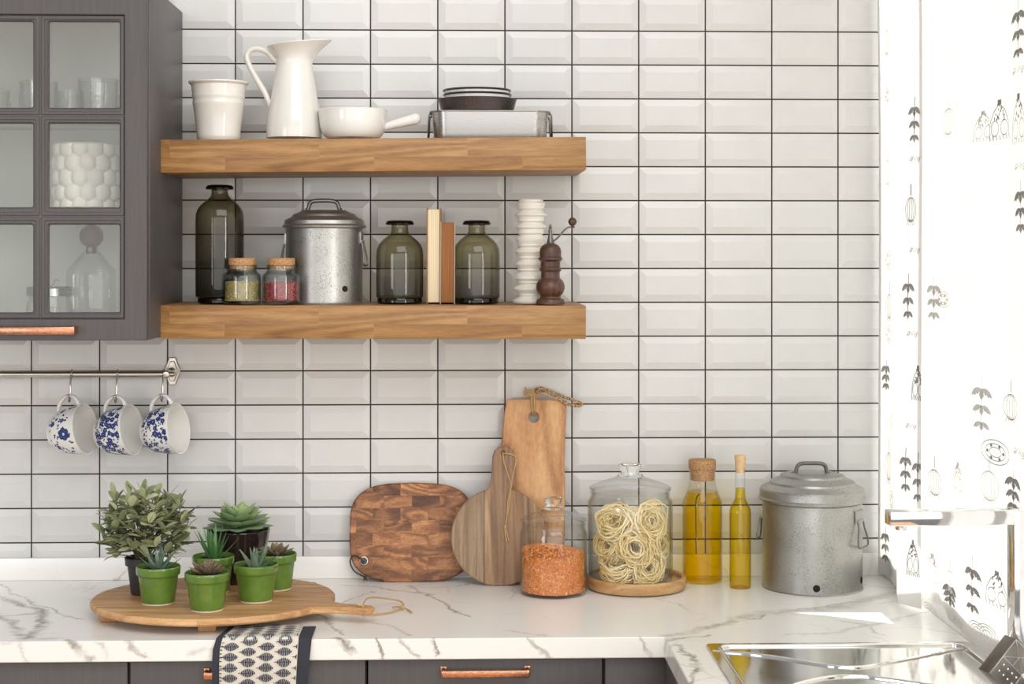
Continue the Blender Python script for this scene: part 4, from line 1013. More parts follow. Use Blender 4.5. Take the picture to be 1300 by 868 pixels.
def nest(c, R0, nrm, seed, label):
    rn = random.Random(seed); g = G()
    q_ = Vector(nrm).normalized().to_track_quat('Z', 'Y').to_matrix()
    for s_ in range(36):
        a0 = rn.uniform(0, 2 * PI); turns = rn.uniform(.9, 1.7); ra = R0 * rn.uniform(.22, 1.0) ** .8; h0 = rn.uniform(-.55, .55) * R0 * .62; ph = rn.uniform(0, 6); ecc = rn.uniform(.72, 1.0); er_ = rn.uniform(0, PI); tl = rn.uniform(-1.0, 1.0); pts = []
        nst = int(20 * turns) + 6
        for i in range(nst):
            t_ = i / (nst - 1); a = a0 + 2 * PI * turns * t_
            r = ra * (1 + .17 * math.sin(3 * a * .7 + ph) + .07 * math.sin(5.3 * a + ph * 2)) * (1 - .18 * t_ * rn.uniform(.9, 1))
            x, y_ = r * math.cos(a), r * ecc * math.sin(a)
            x, y_ = x * math.cos(er_) - y_ * math.sin(er_), x * math.sin(er_) + y_ * math.cos(er_)
            h = h0 + R0 * .22 * math.sin(a * 1.3 + ph) + tl * x * .5
            w = q_ @ Vector((x, y_, h)) + Vector(c)
            rr = math.hypot(w.x, w.y)
            if rr > JR - .0025: w.x *= (JR - .0025) / rr; w.y *= (JR - .0025) / rr
            w.z = max(w.z, .0062); pts.append(w)
        tube(g, pts, .0016, 5, flat=.45 if s_ % 2 else .8, tint=min(1, max(0, rn.gauss(.5, .25))))
    single('pasta_nest', g, M_pasta, label, 'pasta', (JX, JY, JZ + .0004), group='pasta nests in the glass jar')
zz = lambda v: P.z(v)
rr0 = .043
for k, (u, v, dy, nr, lab) in enumerate([
    (823, 716, -.046, (.25, -1, .25), 'pasta nest lying at the bottom right of the jar'),
    (779, 719, -.040, (-.2, -.5, .9), 'pasta nest flattened at the bottom left of the jar'),
    (803, 690, -.050, (.05, -1, .2), 'round pasta nest facing front in the middle of the jar'),
    (770, 690, -.030, (-.8, -.8, .2), 'pasta nest at left mid height against the jar wall'),
    (835, 686, -.020, (.9, -.6, .2), 'pasta nest at right mid height against the jar wall'),
    (777, 660, -.034, (-.4, -.8, .5), 'topmost pasta nest on the left side of the jar'),
    (826, 659, -.034, (.4, -.9, .4), 'topmost pasta nest on the right side of the jar'),
    (800, 705, .035, (0, 1, .3), 'pasta nest low at the back of the jar'),
    (800, 668, .035, (.1, .9, .4), 'pasta nest high at the back of the jar')]):
    p_ = P.p(u, v, dy); nest((p_[0] * .86, p_[1], min(max(p_[2], .022), .13)), rr0 * (1.02 if k in (2, 5, 6) else .95), nr, 40 + k, lab)

# ---- oil bottles
P = Px(891.6, -.066, CTZ)
t = thing('oil_bottle', 'wide cork stoppered glass bottle of golden oil by the wall', 'bottle', P.loc(), group='glass oil bottles')
L = [(.1, 738.5), (22, 738.5), (24.8, 737), (25.3, 733), (25.3, 640), (25.0, 636.5), (23, 631), (20, 624.5), (17.6, 618.5), (16.8, 615), (16.6, 611), (16.6, 597), (17.2, 596), (17.0, 594.6)]
g = G(); lathe(g, P.pr(L), 56); part('glass_body', g, M_glass, t)
g = G(); lathe(g, [(.0001, P.z(609.4))] + P.pr([(14.8, 609.4), (15.8, 595.8), (17.0, 595), (17.3, 593.8), (17.3, 584.4), (16.6, 583.4)]) + [(.0001, P.z(583.2))], 40); part('cork', g, M_cork, t, 'large cork stopper')
g = G(); lathe(g, P.pr([(.1, 736), (22, 736), (24.2, 734.5), (24.4, 732), (24.4, 640), (24.0, 636.8), (22.2, 631.4), (19.4, 625.2), (18.6, 623.2), (.1, 623.2)]), 56)
single('olive_oil', g, M_oil, 'golden oil filling the wide cork stoppered bottle', 'oil', P.loc(), kind='stuff')
g = G(); q = lambda a, b: P.p(640 + a / 4.0625, y4(b), -.012)
tube(g, smooth_path([q(1005, 228), q(992, 240), q(985, 270), q(985, 350), q(986, 450), q(987, 538)], 5), .0013, 6)
single('vanilla_pod', g, M_stick, 'thin dark pod standing in the oil of the wide bottle', 'pod', P.loc())
P = Px(939.7, -.135, CTZ)
t = thing('oil_bottle', 'slim tall bottle of golden oil with narrow neck and pale stopper', 'bottle', P.loc(), group='glass oil bottles')
g = G(); lathe(g, P.pr([(.1, 744), (5, 744.5), (10, 746.8), (13, 747), (13.7, 745.5), (13.8, 742), (13.8, 650), (13.3, 646), (11.4, 641), (8.4, 636), (6.7, 631.5), (6.3, 626), (6.2, 600), (6.6, 593.6)]), 40); part('glass_body', g, M_glass, t)
g = G(); lathe(g, [(.0001, P.z(600))] + P.pr([(5.4, 600), (5.8, 594.6), (6.4, 594), (6.6, 584), (7.2, 582.8), (7.2, 578.4), (6.6, 577.6)]) + [(.0001, P.z(577.5))], 28); part('stopper', g, M_palecork, t, 'pale wooden stopper')
g = G(); lathe(g, P.pr([(.1, 742), (5, 743), (9.6, 745.6), (12.4, 745.6), (13.0, 742), (13.0, 650), (12.5, 646.3), (10.7, 641.5), (7.8, 636.4), (6.1, 631.8), (5.6, 626), (5.5, 619.5), (.1, 619.5)]), 40)
single('olive_oil', g, M_oil, 'golden oil filling the slim tall bottle up its neck', 'oil', P.loc(), kind='stuff')

# ---- large galvanised bin
B = lambda L: [(r / 3.946, 560 + v / 3.946) for r, v in L]
bin_(1031.2, -.127, CTZ, 62.6, [(61, 746.6), (63.6, 745.6), (63.8, 743.6), (62.6, 742.4), (62.6, 700), (62.4, 634)],
     [(62.8, 636), (67.6, 633.4), (68.2, 630.8), (66.8, 629.2), (66.4, 627), (66.2, 620.6), (65, 618.8), (56.5, 614.6), (54.5, 613.2), (53.2, 610.6), (49.5, 608.8), (43, 606.2), (41, 604.8), (39.6, 602.4), (33.5, 600.6), (30, 600.0)],
     [(1005, 601.6), (1009.5, 599.6), (1012, 592.4), (1017, 588.4), (1030, 588), (1043, 588.6), (1048.2, 592.4), (1050, 600), (1054.5, 602.6)],
     [(-.62, 655.5, .027, .054), (PI - .35, 657, .024, .050)], [(-1.70, 734.5), (-.47, 731)], 'large galvanised steel bin with lid standing on the worktop corner', 'galvanised storage bins')

# ---- round footed serving board
ZB = CTZ + .033
C0 = cp(271.5, 756.5, ZB); Rb = 152.5 * mpp(271.5, C0.y)
t = thing('serving_board', 'round acacia serving board on feet carrying the potted plants', 'serving board', (C0.x, C0.y, CTZ + .0003))
he = cp(474, 772, ZB - .002) - C0; ha = math.atan2(he.y, he.x); hl = math.hypot(he.x, he.y)
L = []
d0 = .2
for i in range(72):
    a = d0 + (2 * PI - 2 * d0) * i / 71; q_ = .35; ex_, ey_ = Rb * 1.005 * math.cos(a - q_), Rb * .875 * math.sin(a - q_); L.append((ex_ * math.cos(q_) - ey_ * math.sin(q_), ex_ * math.sin(q_) + ey_ * math.cos(q_)))
L += [(Rb * .97 + .012, -.029), (Rb + .035, -.0195), (hl - .008, -.0165), (hl - .001, -.011), (hl, 0), (hl - .001, .011), (hl - .008, .0165), (Rb + .035, .0195), (Rb * .97 + .012, .029)]
ca, sa = math.cos(ha), math.sin(ha); L = [(x * ca - y_ * sa, x * sa + y_ * ca) for x, y_ in L]
hx, hy = (hl - .022) * ca, (hl - .022) * sa
g = G(); prism(g, L, [circ(hx, hy, .0055, 14)], .0185, .0327, .0035, 'xy'); part('board', g, M_acacia, t)
for (u, v) in ((263, 801), (138, 789), (390, 752), (200, 738)):
    c = cp(u, v, CTZ); g = G(); box(g, -.018, .018, -.014, .014, 0, .0186, .003); part('foot', g, M_acacia, t, loc=(c.x - C0.x, c.y - C0.y + .008, 0))
g = G(); w = lambda u, v, z: tuple(cp(u, v, CTZ + z) - Vector((C0.x, C0.y, CTZ)))
tube(g, smooth_path([(hx, hy, .014), (hx, hy, .034), w(466, 760, .037), w(478, 758.5, .026), w(494, 760.5, .012), w(508, 763, .008), w(512, 769, .005), w(500, 776, .003), w(484, 779, .003), w(470, 780, .004), w(461, 777, .012), (hx - .012, hy + .001, .0345), (hx, hy, .0345)], 6), .0017, 8)
ball(g, w(511, 771, .006), .0046, 12); tube(g, smooth_path([w(512, 771, .006), w(518, 774, .003), w(523, 777.5, .0025)], 4), .0019, 6); tube(g, smooth_path([w(510, 771, .006), w(504, 770, .006), w(498, 771, .004)], 4), .0017, 6)
part('string_loop', g, M_twine, t, 'knotted jute string loop')
ZBt = CTZ + .0330

# ---- plants
def green_pot_parts(t, k):
    g = G()
    lathe(g, [(.0001, 0), (.031 * k, 0), (.0322 * k, .0008), (.0324 * k, .0035)], 44, 1)
    lathe(g, [(.0324 * k, .0035), (.0329 * k, .0045), (.0348 * k, .020), (.0388 * k, .0535), (.0393 * k, .0556), (.0424 * k, .0580), (.0432 * k, .0605), (.0438 * k, .0705), (.0436 * k, .0735), (.0424 * k, .0750), (.0408 * k, .0738), (.0402 * k, .0700), (.0382 * k, .056)], 44, 0)
    part('pot', g, [M_greenpot, M_bisque], t)
    g = G(); lathe(g, [(.0396 * k, .0660), (.026 * k, .0676), (.012, .0684), (.0001, .0686)], 36); rn = random.Random(len(t.name) + int(t.location.x * 1e4))
    for _ in range(50): ball(g, (rn.uniform(-.026, .026), rn.uniform(-.026, .026), .0676), rn.uniform(.001, .0022), 6)
    part('soil', g, M_soil, t)
def pot_at(u, v, label, k=1.0, kind='potted_succulent', cat='potted plant', group='small succulents in green pots'):
    p_ = cp(u, v, ZBt); t = thing(kind, label, cat, (p_.x, p_.y, ZBt + .0003), group=group)
    green_pot_parts(t, k); return t
def spikes(t, mat, n, L0, W0, T0, seed, el0, el1, zb=.066, spread=.006, bend=.25, shape='point', name='spiky_leaves'):
    rn = random.Random(seed); g = G()
    for i in range(n):
        f = i / max(1, n - 1); az = i * 2.39996 + rn.uniform(-.2, .2); el = el0 + (el1 - el0) * f + rn.uniform(-.08, .08)
        l = L0 * (1 - .35 * f * (shape != 'point')) * rn.uniform(.85, 1.1)
        leaf(g, (spread * (1 - f) * math.cos(az), spread * (1 - f) * math.sin(az), zb), az, el, l, W0 * rn.uniform(.9, 1.1), T0, bend * rn.uniform(.6, 1.3), shape, 0, min(1, max(0, rn.gauss(.5, .2))), fold=.10, roll=rn.uniform(-.1, .1))
    part(name, g, mat, t)
t = pot_at(201, 765.5, 'green pot with grey green spiky succulent in front of the bushy plant'); spikes(t, M_haw, 18, .046, .0160, .0075, 1, .35, 1.35, bend=.35)
t = pot_at(263, 774, 'green pot with brown rosette, nearest the worktop edge'); spikes(t, M_brownros, 24, .040, .0175, .0065, 2, .22, 1.2, .069, .004, .30, 'tip', 'rosette')
t = pot_at(271, 751, 'green pot with tall bright green spiky leaves in front of the brown pot', 1.0); spikes(t, M_aloe, 13, .070, .0150, .0055, 3, .75, 1.45, .064, .008, .10)
t = pot_at(325, 762.5, 'green pot with thick upright pale green leaves, right of the front pot', 1.02); spikes(t, M_haw, 12, .050, .0185, .010, 4, .72, 1.45, .064, .010, .10)
t = pot_at(350.5, 747.5, 'green pot with brown rosette, rightmost on the serving board', .98); spikes(t, M_brownros, 24, .036, .0155, .006, 5, .25, 1.25, .0695, .004, .30, 'tip', 'rosette')

# rosette in the dark brown pot
p_ = cp(303, 738, ZBt); m = mpp(303, p_.y)
t = thing('potted_echeveria', 'large blue green rosette succulent in glossy dark brown pot', 'potted plant', (p_.x, p_.y, ZBt + .0003))
zt = (738 - 671) * m; R0 = 39.8 * m
g = G(); lathe(g, [(.0001, 0), (.042, 0), (.0445, .003), (R0 * .80, zt * .35), (R0 * .93, zt * .72), (R0 * .985, zt * .94), (R0, zt * .985), (R0 * .985, zt), (R0 * .95, zt * .99), (R0 * .92, zt * .93), (R0 * .80, zt * .6)], 56); part('pot', g, M_brownpot, t)
g = G(); lathe(g, [(R0 * .92, zt * .93), (.02, zt * .955), (.0001, zt * .96)], 40); part('soil', g, M_soil, t)
g = G(); rn = random.Random(9)
for ring_, (n_, l, w_, el, rr, zo) in enumerate(((9, .064, .042, .05, .014, .005), (8, .062, .041, .26, .011, .011), (7, .057, .037, .52, .008, .016), (5, .050, .030, .84, .005, .020), (4, .032, .018, 1.15, .002, .024))):
    for i in range(n_):
        az = 2 * PI * (i + .5 * (ring_ % 2)) / n_ + rn.uniform(-.08, .08) + ring_ * .3
        leaf(g, (rr * math.cos(az), rr * math.sin(az), zt + zo - .004), az, el + rn.uniform(-.05, .05), l * rn.uniform(.94, 1.05), w_, .0065, .10, 'tip', 0, min(1, max(0, .38 + .09 * ring_ + rn.gauss(0, .1))), fold=.07, n=9, k=8)
part('rosette', g, M_eche, t)

# bushy plant in the dark plastic pot
p_ = cp(181, 753.5, ZBt); m = mpp(181, p_.y)
t = thing('potted_shrub', 'bushy grey green leafy plant in dark grey plastic pot', 'potted plant', (p_.x, p_.y, ZBt + .0003))
zt = 47 * m
g = G(); lathe(g, [(.0001, 0), (13.6 * m, 0), (14.6 * m, .002), (18.6 * m, zt * .72), (18.8 * m, zt * .76), (21.6 * m, zt * .79), (22.4 * m, zt * .99), (21.6 * m, zt), (20.6 * m, zt * .98), (18 * m, zt * .7)], 44); part('pot', g, M_plastic, t)
g = G(); lathe(g, [(20.4 * m, zt * .9), (.0001, zt * .93)], 36); part('soil', g, M_soil, t)
gs = G(); gl = G(); rn = random.Random(31)
ctr = Vector((5 * m, 0, (753 - 672) * m)); RX, RZ = 57 * m, 46 * m
NS = 62
for i in range(NS):
    z_ = 1 - 1.74 * (i + .5) / NS; a = i * 2.39996; rxy = math.sqrt(max(0, 1 - z_ * z_)); k = rn.uniform(.80, 1.0)
    tip = ctr + Vector((RX * rxy * math.cos(a), RX * .80 * rxy * math.sin(a), RZ * z_ * (1.0 if z_ > 0 else 1.22))) * k
    b0 = Vector((rn.uniform(-.012, .012), rn.uniform(-.012, .012), zt * .9))
    mid = b0.lerp(tip, .5) + Vector((0, 0, .018 + .012 * (1 - abs(z_))))
    pts = smooth_path([b0, mid, tip], 8); tube(gs, pts, .0011, 5)
    npr = 4; tl = .5 + rn.gauss(0, .12)
    for j in range(npr):
        q_ = pts[int(len(pts) - 1 - (npr - 1 - j) * 1.7)]
        for s_ in (0, 1):
            az = a + (j % 2) * PI / 2 + s_ * PI + rn.uniform(-.5, .5); el = rn.uniform(-.15, .75) if j < npr - 1 else rn.uniform(.2, 1.2)
            if rn.random() < .6: az = a + rn.uniform(-1.1, 1.1)
            leaf(gl, q_, az, el, rn.uniform(.027, .037), rn.uniform(.0145, .0180), .0014, rn.uniform(-.7, .1), 'ellipse', 0, min(1, max(0, tl + rn.gauss(0, .17))), fold=.06, n=6, k=6, roll=rn.uniform(-.5, .5))
for (du, dv_, az) in ((-18, -48, 2.2), (-2, -53, 1.3), (15, -54, 1.4), (30, -48, .8), (-38, -46, 2.4), (44, -38, .3)):
    o_ = Vector((du * m + .004, 0, (753 - 668 - dv_ * .80) * m))
    tube(gs, smooth_path([(0, 0, zt * .9), (o_.x * .5, 0, o_.z * .6), o_], 6), .0011, 5)
    for j in range(4): leaf(gl, o_ - Vector((0, 0, .006 * j)), az + j * 1.8 + rn.uniform(-.4, .4), rn.uniform(.7, 1.35), rn.uniform(.028, .036), .013, .0014, -.2, 'ellipse', 0, rn.uniform(.3, .6), fold=.06, n=6, k=6, roll=rn.uniform(-.4, .4))
part('stems', gs, M_twig, t); part('foliage', gl, M_bush, t)

# ---- towel over the worktop edge
yt = YF - .0035
def tpath(off):
    r = .006 + off; pts = [(-.50, CTZ + .002 + off)]
    pts += [(YF + .004, CTZ + .002 + off)]
    for k in range(1, 6): a = PI / 2 * k / 5; pts.append((YF + .004 - r * math.sin(a), CTZ + .002 + off - r * (1 - math.cos(a)) ))
    z0 = pts[-1][1]; y0 = pts[-1][0]
    for k in range(1, 15): pts.append((y0 - .0075 * min(1, k / 3) - .0015 * math.sin(k * .5), z0 - .013 * k))
    return pts
T0 = wp(332, 850, yt - .006)
t = thing('dish_towel', 'leaf patterned dish towel with charcoal border hanging over the worktop edge', 'towel', (T0.x, yt, CTZ))
def sheet(g, path, f0, f1, th, nx=16, mi=0, wav=.0012):
    """hanging cloth: f0(s), f1(s) give its left and right edge along the path"""
    k = len(path); vs = []; fs = []; S = [0]
    for a, b in zip(path, path[1:]): S.append(S[-1] + math.hypot(b[0] - a[0], b[1] - a[1]))
    for lay in (0, 1):
        for i, (y_, z) in enumerate(path):
            a = path[max(0, i - 1)]; b = path[min(k - 1, i + 1)]; d = Vector((b[0] - a[0], b[1] - a[1])).normalized(); n_ = Vector((d.y, -d.x))
            for j in range(nx + 1):
                q_ = j / nx; x = f0(S[i]) + (f1(S[i]) - f0(S[i])) * q_; wv = wav * math.sin(q_ * 7 + S[i] * 9) * min(1, max(0, (S[i] - .09) / .05))
                o_ = th * lay + wv
                vs.append((x, y_ + n_.x * o_ - yt, z + n_.y * o_ * 1 - CTZ))
    n1 = (nx + 1); off = k * n1
    for i in range(k - 1):
        for j in range(nx):
            a = i * n1 + j
            fs += [(a, a + 1, a + n1 + 1, a + n1), (off + a, off + a + n1, off + a + n1 + 1, off + a + 1)]
    for i in range(k - 1):
        for j in (0, nx): a = i * n1 + j; fs.append((a, a + n1, off + a + n1, off + a))
    for i in (0, k - 1):
        for j in range(nx): a = i * n1 + j; fs.append((a, a + 1, off + a + 1, off + a))
    g.add(vs, fs, mi); return S
XT = lambda u: wp(u, 850, yt - .008).x - T0.x
pa = tpath(0.0); 
g = G()
# normals on this path point to the room (−y) and up, so layers build outward
S = sheet(g, pa, lambda s: XT(281) - (XT(281) - XT(269.5)) * min(1, max(0, (s - .05) / .06)), lambda s: XT(395) - (XT(395) - XT(388.5)) * min(1, max(0, (s - .09) / .12)), 1 * .003)
back = part('backing', g, [M_navy], t, 'plain charcoal border cloth')
def onface(s, x, off):
    """point on the towel's outer face at arc length s"""
    for i in range(len(S) - 1):
        if S[i] <= s <= S[i + 1]: break
    f = (s - S[i]) / (S[i + 1] - S[i]); a, b = pa[i], pa[i + 1]; d = Vector((b[0] - a[0], b[1] - a[1])).normalized(); n_ = Vector((d.y, -d.x))
    y_, z = a[0] + (b[0] - a[0]) * f, a[1] + (b[1] - a[1]) * f
    return y_, z, n_
gp = G(); F0 = lambda s: XT(291) - (XT(291) - XT(279)) * min(1, max(0, (s - .04) / .07)); F1 = lambda s: XT(378.5) - (XT(378.5) - XT(374.5)) * min(1, max(0, (s - .10) / .12))
pa2 = [tuple(Vector(p_) + onface(min(max(S[i], 1e-4), S[-1] - 1e-4), 0, 0)[2] * .0034) for i, p_ in enumerate(pa)]
sheet(gp, pa2, F0, F1, .0022, wav=.0012)
def fpt(s, q_, off=.0078):
    s = min(max(s, 1e-4), S[-1] - 1e-4); y_, z, n_ = onface(s, 0, 0); x = F0(s) + (F1(s) - F0(s)) * q_
    wv = .0012 * math.sin(q_ * 7 + s * 9) * min(1, max(0, (s - .09) / .05))
    return (x, y_ + n_.x * (off + wv) - yt, z + n_.y * (off + wv) - CTZ)
Wt = XT(376) - XT(280); LW, LH, PXL, PSL = .0298, .0158, .0327, .0187
for c_ in range(-1, 5):
    for r_ in range(0, 19):
        xc_ = .006 + c_ * PXL + .0; sc_ = .010 + r_ * PSL + (PSL / 2 if c_ % 2 else 0)
        def q2(dx, ds): return (min(.995, max(.005, (xc_ + dx + .012) / Wt)), sc_ + ds)
        if xc_ + .012 + LW / 2 < 0 or xc_ + .012 - LW / 2 > Wt or sc_ > S[-1] - .012: continue
        nb = 9
        for k in range(nb):
            f0 = -1 + 2 * (k + .12) / nb; f1 = -1 + 2 * (k + .74) / nb
            for s_ in (-1, 1):
                h0 = LH / 2 * (1 - abs(f0) ** 1.8); h1 = LH / 2 * (1 - abs(f1) ** 1.8)
                P4 = [q2(f0 * LW / 2, 0), q2(f1 * LW / 2, 0), q2(max(-1, min(1, f1 + .10)) * LW / 2, s_ * h1), q2(max(-1, min(1, f0 + .10)) * LW / 2, s_ * h0)]
                if P4[1][0] - P4[0][0] < .002: continue
                gp.add([fpt(sv, qv) for (qv, sv) in P4], [(0, 1, 2, 3)], 1)
        a4 = [q2(-LW * .55, .0005), q2(LW / 2, .0005), q2(LW / 2, -.0005), q2(-LW * .55, -.0005)]
        if a4[1][0] - a4[0][0] > .01: gp.add([fpt(sv, qv, .0080) for (qv, sv) in a4], [(0, 1, 2, 3)], 1)
for k in range(40):
    s_ = .02 + k * .0068
    if s_ < S[-1] - .01: gp.add([fpt(s_, .004), fpt(s_ + .002, .004), fpt(s_ + .002, .03), fpt(s_, .03)], [(0, 1, 2, 3)], 1)
part('patterned_face', gp, [M_cream, M_navyprint], t, 'cream cloth printed with rows of navy leaves')
def bpt(s, x):
    y_, z, n_ = onface(min(s, S[-1] - 1e-4), 0, 0); return (x, y_ + n_.x * .0036 - yt, z + n_.y * .0036 - CTZ)
for (xa, xb_) in ((XT(270.5), XT(279.5)), (XT(376), XT(387.5))):
    gst = G(); xm = (xa + xb_) / 2
    gst.add([bpt(.125, xm - .0004), bpt(.125, xm + .0004), bpt(S[-1] - .01, xm + .0004), bpt(S[-1] - .01, xm - .0004)], [(0, 1, 2, 3)], 0)
    for k in range(9):
        s_ = .135 + k * .0205
        if s_ < S[-1] - .01: gst.add([bpt(s_, xa), bpt(s_, xb_), bpt(s_ + .0008, xb_), bpt(s_ + .0008, xa)], [(0, 1, 2, 3)], 0)
    part('stitching', gst, M_stitch, back, 'pale stitched lines')

# ---- sink
SX0, SX1, SY0, SY1 = cp(892, 818, CTZ).x + .004, XR - .013, -1.42, cp(1060, 817.5, CTZ).y
t = thing('sink', 'polished steel sink drainer set in the worktop on the right', 'sink', ((SX0 + SX1) / 2, (SY0 + SY1) / 2, CTZ + .0002))
ox, oy = t.location.x, t.location.y
hxs, hys = (SX1 - SX0) / 2, (SY1 - SY0) / 2
g = G(); prism(g, rrect(-hxs, hxs, -hys, hys, .012, 5), [rrect(-hxs + .020, hxs - .020, -hys + .02, hys - .020, .022, 6)], 0, .0032, .0012, 'xy')
Lp = rrect(-hxs + .021, hxs - .021, -hys + .021, hys - .021, .022, 8); tube(g, [(x, y_, .0028) for x, y_ in Lp], .0034, 10, closed=True)
part('rim', g, M_sink, t)
g = G(); Lp = rrect(-hxs + .0195, hxs - .0195, -hys + .0195, hys - .0195, .022, 8)
prism(g, Lp, (), .0002, .0012, .0002, 'xy')
def sp(u, v): c = cp(u, v, CTZ + .002); return (c.x - ox, c.y - oy, .0016)
for Lq in (((905, 827), (930, 828.5), (960, 831), (1000, 836.5), (1035, 842.5), (1065, 846.5), (1090, 847), (1115, 843.5), (1150, 837), (1190, 829), (1222, 823.5)),
           ((990, 876), (1020, 866), (1050, 860), (1075, 858.5), (1100, 859), (1130, 862.5), (1170, 868), (1210, 872))):
    tube(g, smooth_path([sp(*q_) for q_ in Lq], 6), .0036, 10, up=(0, 0, 1))
part('drainer', g, M_sink, t)

# ---- mixer tap
def fx(u, v, X):
    t_ = (u - 650) / F; s = X / (ST + t_ * CT); return Vector((X, CY + s * (CT - t_ * ST), CZ + s * (HV - v) / F))
XF = .905
A = fx(1296, 655, XF)
t = thing('kitchen_tap', 'square chrome kitchen tap with flat horizontal spout', 'tap', (A.x, A.y, CTZ + .0036))
zs = A.z - CTZ - .0036
g = G(); box(g, -.0165, .0205, -.018, .018, .030, zs + .0115, .0018); box(g, -.027, .027, -.027, .027, 0, .006, .0015); box(g, -.022, .024, -.022, .022, .005, .034, .002); part('column', g, M_chrome, t)
E_ = wp(1127, 657, A.y - .012) - A
g = G(); ln = math.hypot(E_.x, E_.y); az = math.atan2(E_.y, E_.x); Mx = Matrix.Translation((0, 0, zs)) @ Matrix.Rotation(az, 4, 'Z') @ Matrix.Rotation(-math.atan2(E_.z, ln), 4, 'Y')
box(g, .012, ln, -.016, .016, -.0115, .0115, .0015, M=Mx); part('spout', g, M_chrome, t)
g = G(); lathe(g, [(.0001, -.0195), (.0085, -.0195), (.0095, -.018), (.0095, -.0110)], 24, cx=ln - .022, M=Mx); part('aerator', g, M_chrome, t)
# faceted lever block on its short neck
c = fx(1283, 836, XF - .03) - A; c.z += A.z - CTZ - .0036
g = G(); Mx = Matrix.Translation(c) @ Matrix.Rotation(math.radians(16), 4, 'Z') @ Matrix.Rotation(math.radians(44), 4, 'Y')
box(g, -.0255, .0255, -.015, .015, -.046, .0255, .002, M=Mx)
lv = part('lever', g, M_blackknob, t, 'dark faceted lever block with studs')
g = G(); f = -.0154
def seam(a, b): tube(g, [Mx @ Vector((a[0], f, a[1])), Mx @ Vector((b[0], f, b[1]))], .0007, 6)
for a, b in (((-.024, .024), (.024, .024)), ((-.024, .024), (-.024, -.044)), ((-.024, -.010), (.024, .024)), ((-.024, -.010), (.024, -.010)), ((.024, -.010), (-.024, .024)), ((.024, .024), (.024, -.044)), ((0, .007), (0, -.010))): seam(a, b)
for k in range(4):
    for j in range(2): ball(g, Mx @ Vector((-.014 + k * .0105, f, -.019 - j * .012)), .0019, 10)
part('trim', g, M_chrome, lv, 'raised bright seams and studs')
g = G(); tube(g, [c + Vector((.0, .012, -.004)), Vector((0, -.012, .024))], .009, 14); box(g, c.x + .004 - .012, c.x + .004 + .012, c.y - .004, c.y + .020, 0.0001, c.z - .022, .002); part('neck', g, M_blackknob, t)

# ---- curtain panels of printed cotton, drawn over the window
class Curtain:
    def __init__(s, pts, z0, z1): s.P = smooth_path([Vector((x, y_, 0)) for x, y_ in pts], 10); s.z0, s.z1 = z0, z1; s.S = [0.]
    def arc(s):
        for a, b in zip(s.P, s.P[1:]): s.S.append(s.S[-1] + (b - a).length)
        return s
    def at(s, d, z, off=0.0):
        d = min(max(d, 0), s.S[-1] - 1e-6)
        for i in range(len(s.S) - 1):
            if s.S[i] <= d <= s.S[i + 1]: break
        f = (d - s.S[i]) / max(1e-9, s.S[i + 1] - s.S[i]); p_ = s.P[i].lerp(s.P[i + 1], f)
        a = s.P[max(0, i - 1)]; b = s.P[min(len(s.P) - 1, i + 2)]; tg = (b - a).normalized(); n_ = Vector((tg.y, -tg.x, 0))
        k = min(1, max(0, (z - .9) / 1.2)); sway = .004 * math.sin(d * 14 + z * 3) * k
        q_ = p_ + n_ * (off + sway); return Vector((q_.x, q_.y, z))
    def find(s, u, v):
        """arc length and height of the spot of cloth seen at (u, v) in the photograph"""
        c_ = []
        for i in range(len(s.P)):
            p_ = s.P[i]; dx, dy = p_.x, p_.y - CY; sd = dx * ST + dy * CT; uu = 650 + F * (dx * CT - dy * ST) / sd
            c_.append((abs(uu - u), sd, i))
        mn = min(c_)[0]; e_, sd, i = min((x for x in c_ if x[0] < mn + 2.5), key=lambda x: x[1])     # the cloth nearest the viewer
        return s.S[i], CZ + (HV - v) * sd / F
    def build(s, hem, lead=None, th=.0012):
        g = G(); s.g = g; nx = len(s.P); zs_ = [0, .004, .012] + [.04 + (k / 39) * 1 for k in range(0, 40)]
        rows = len(zs_); vs = []; fs = []
        for lay in (0, 1):
            for k, q_ in enumerate(zs_):
                for i in range(nx):
                    d = s.S[i]; zl_ = hem(d); z = zl_ + (q_ if k < 3 else (.04 + (s.z1 - zl_ - .04) * (k - 3) / 39))
                    dd = d
                    if lead: dd = lead(z) + d * (1 - lead(z) / s.S[-1])
                    vs.append(s.at(dd, z, th * lay))
        n1 = nx; off = rows * n1
        for k in range(rows - 1):
            for i in range(nx - 1):
                a = k * n1 + i; fs += [(a, a + 1, a + n1 + 1, a + n1), (off + a, off + a + n1, off + a + n1 + 1, off + a + 1)]
        for k in range(rows - 1):
            for i in (0, nx - 1): a = k * n1 + i; fs.append((a, a + n1, off + a + n1, off + a))
        for i in range(nx - 1):
            for k in (0, rows - 1): a = k * n1 + i; fs.append((a, a + 1, off + a + 1, off + a))
        g.add(vs, fs, 0); s.th = th
    def stroke(s, d0, z0, pts, w, mi=1):
        """a printed line on the room side of the cloth; pts are (along, up) metres from (d0, z0)"""
        P_ = [Vector(p_) for p_ in pts]; vs = []; fs = []
        for i, p_ in enumerate(P_):
            a = P_[max(0, i - 1)]; b = P_[min(len(P_) - 1, i + 1)]; tg = (b - a); tg = tg.normalized() if tg.length > 1e-9 else Vector((1, 0)); n_ = Vector((-tg.y, tg.x)) * w / 2
            for q_ in (p_ + n_, p_ - n_): vs.append(s.at(d0 + q_.x, z0 + q_.y, s.th + .0006))
        for i in range(len(P_) - 1): fs.append((2 * i, 2 * i + 1, 2 * i + 3, 2 * i + 2))
        s.g.add(vs, fs, mi)
    def blob(s, d0, z0, pts, mi=1):
        s.g.add([s.at(d0 + p_[0], z0 + p_[1], s.th + .0006) for p_ in pts], [tuple(range(len(pts)))], mi)
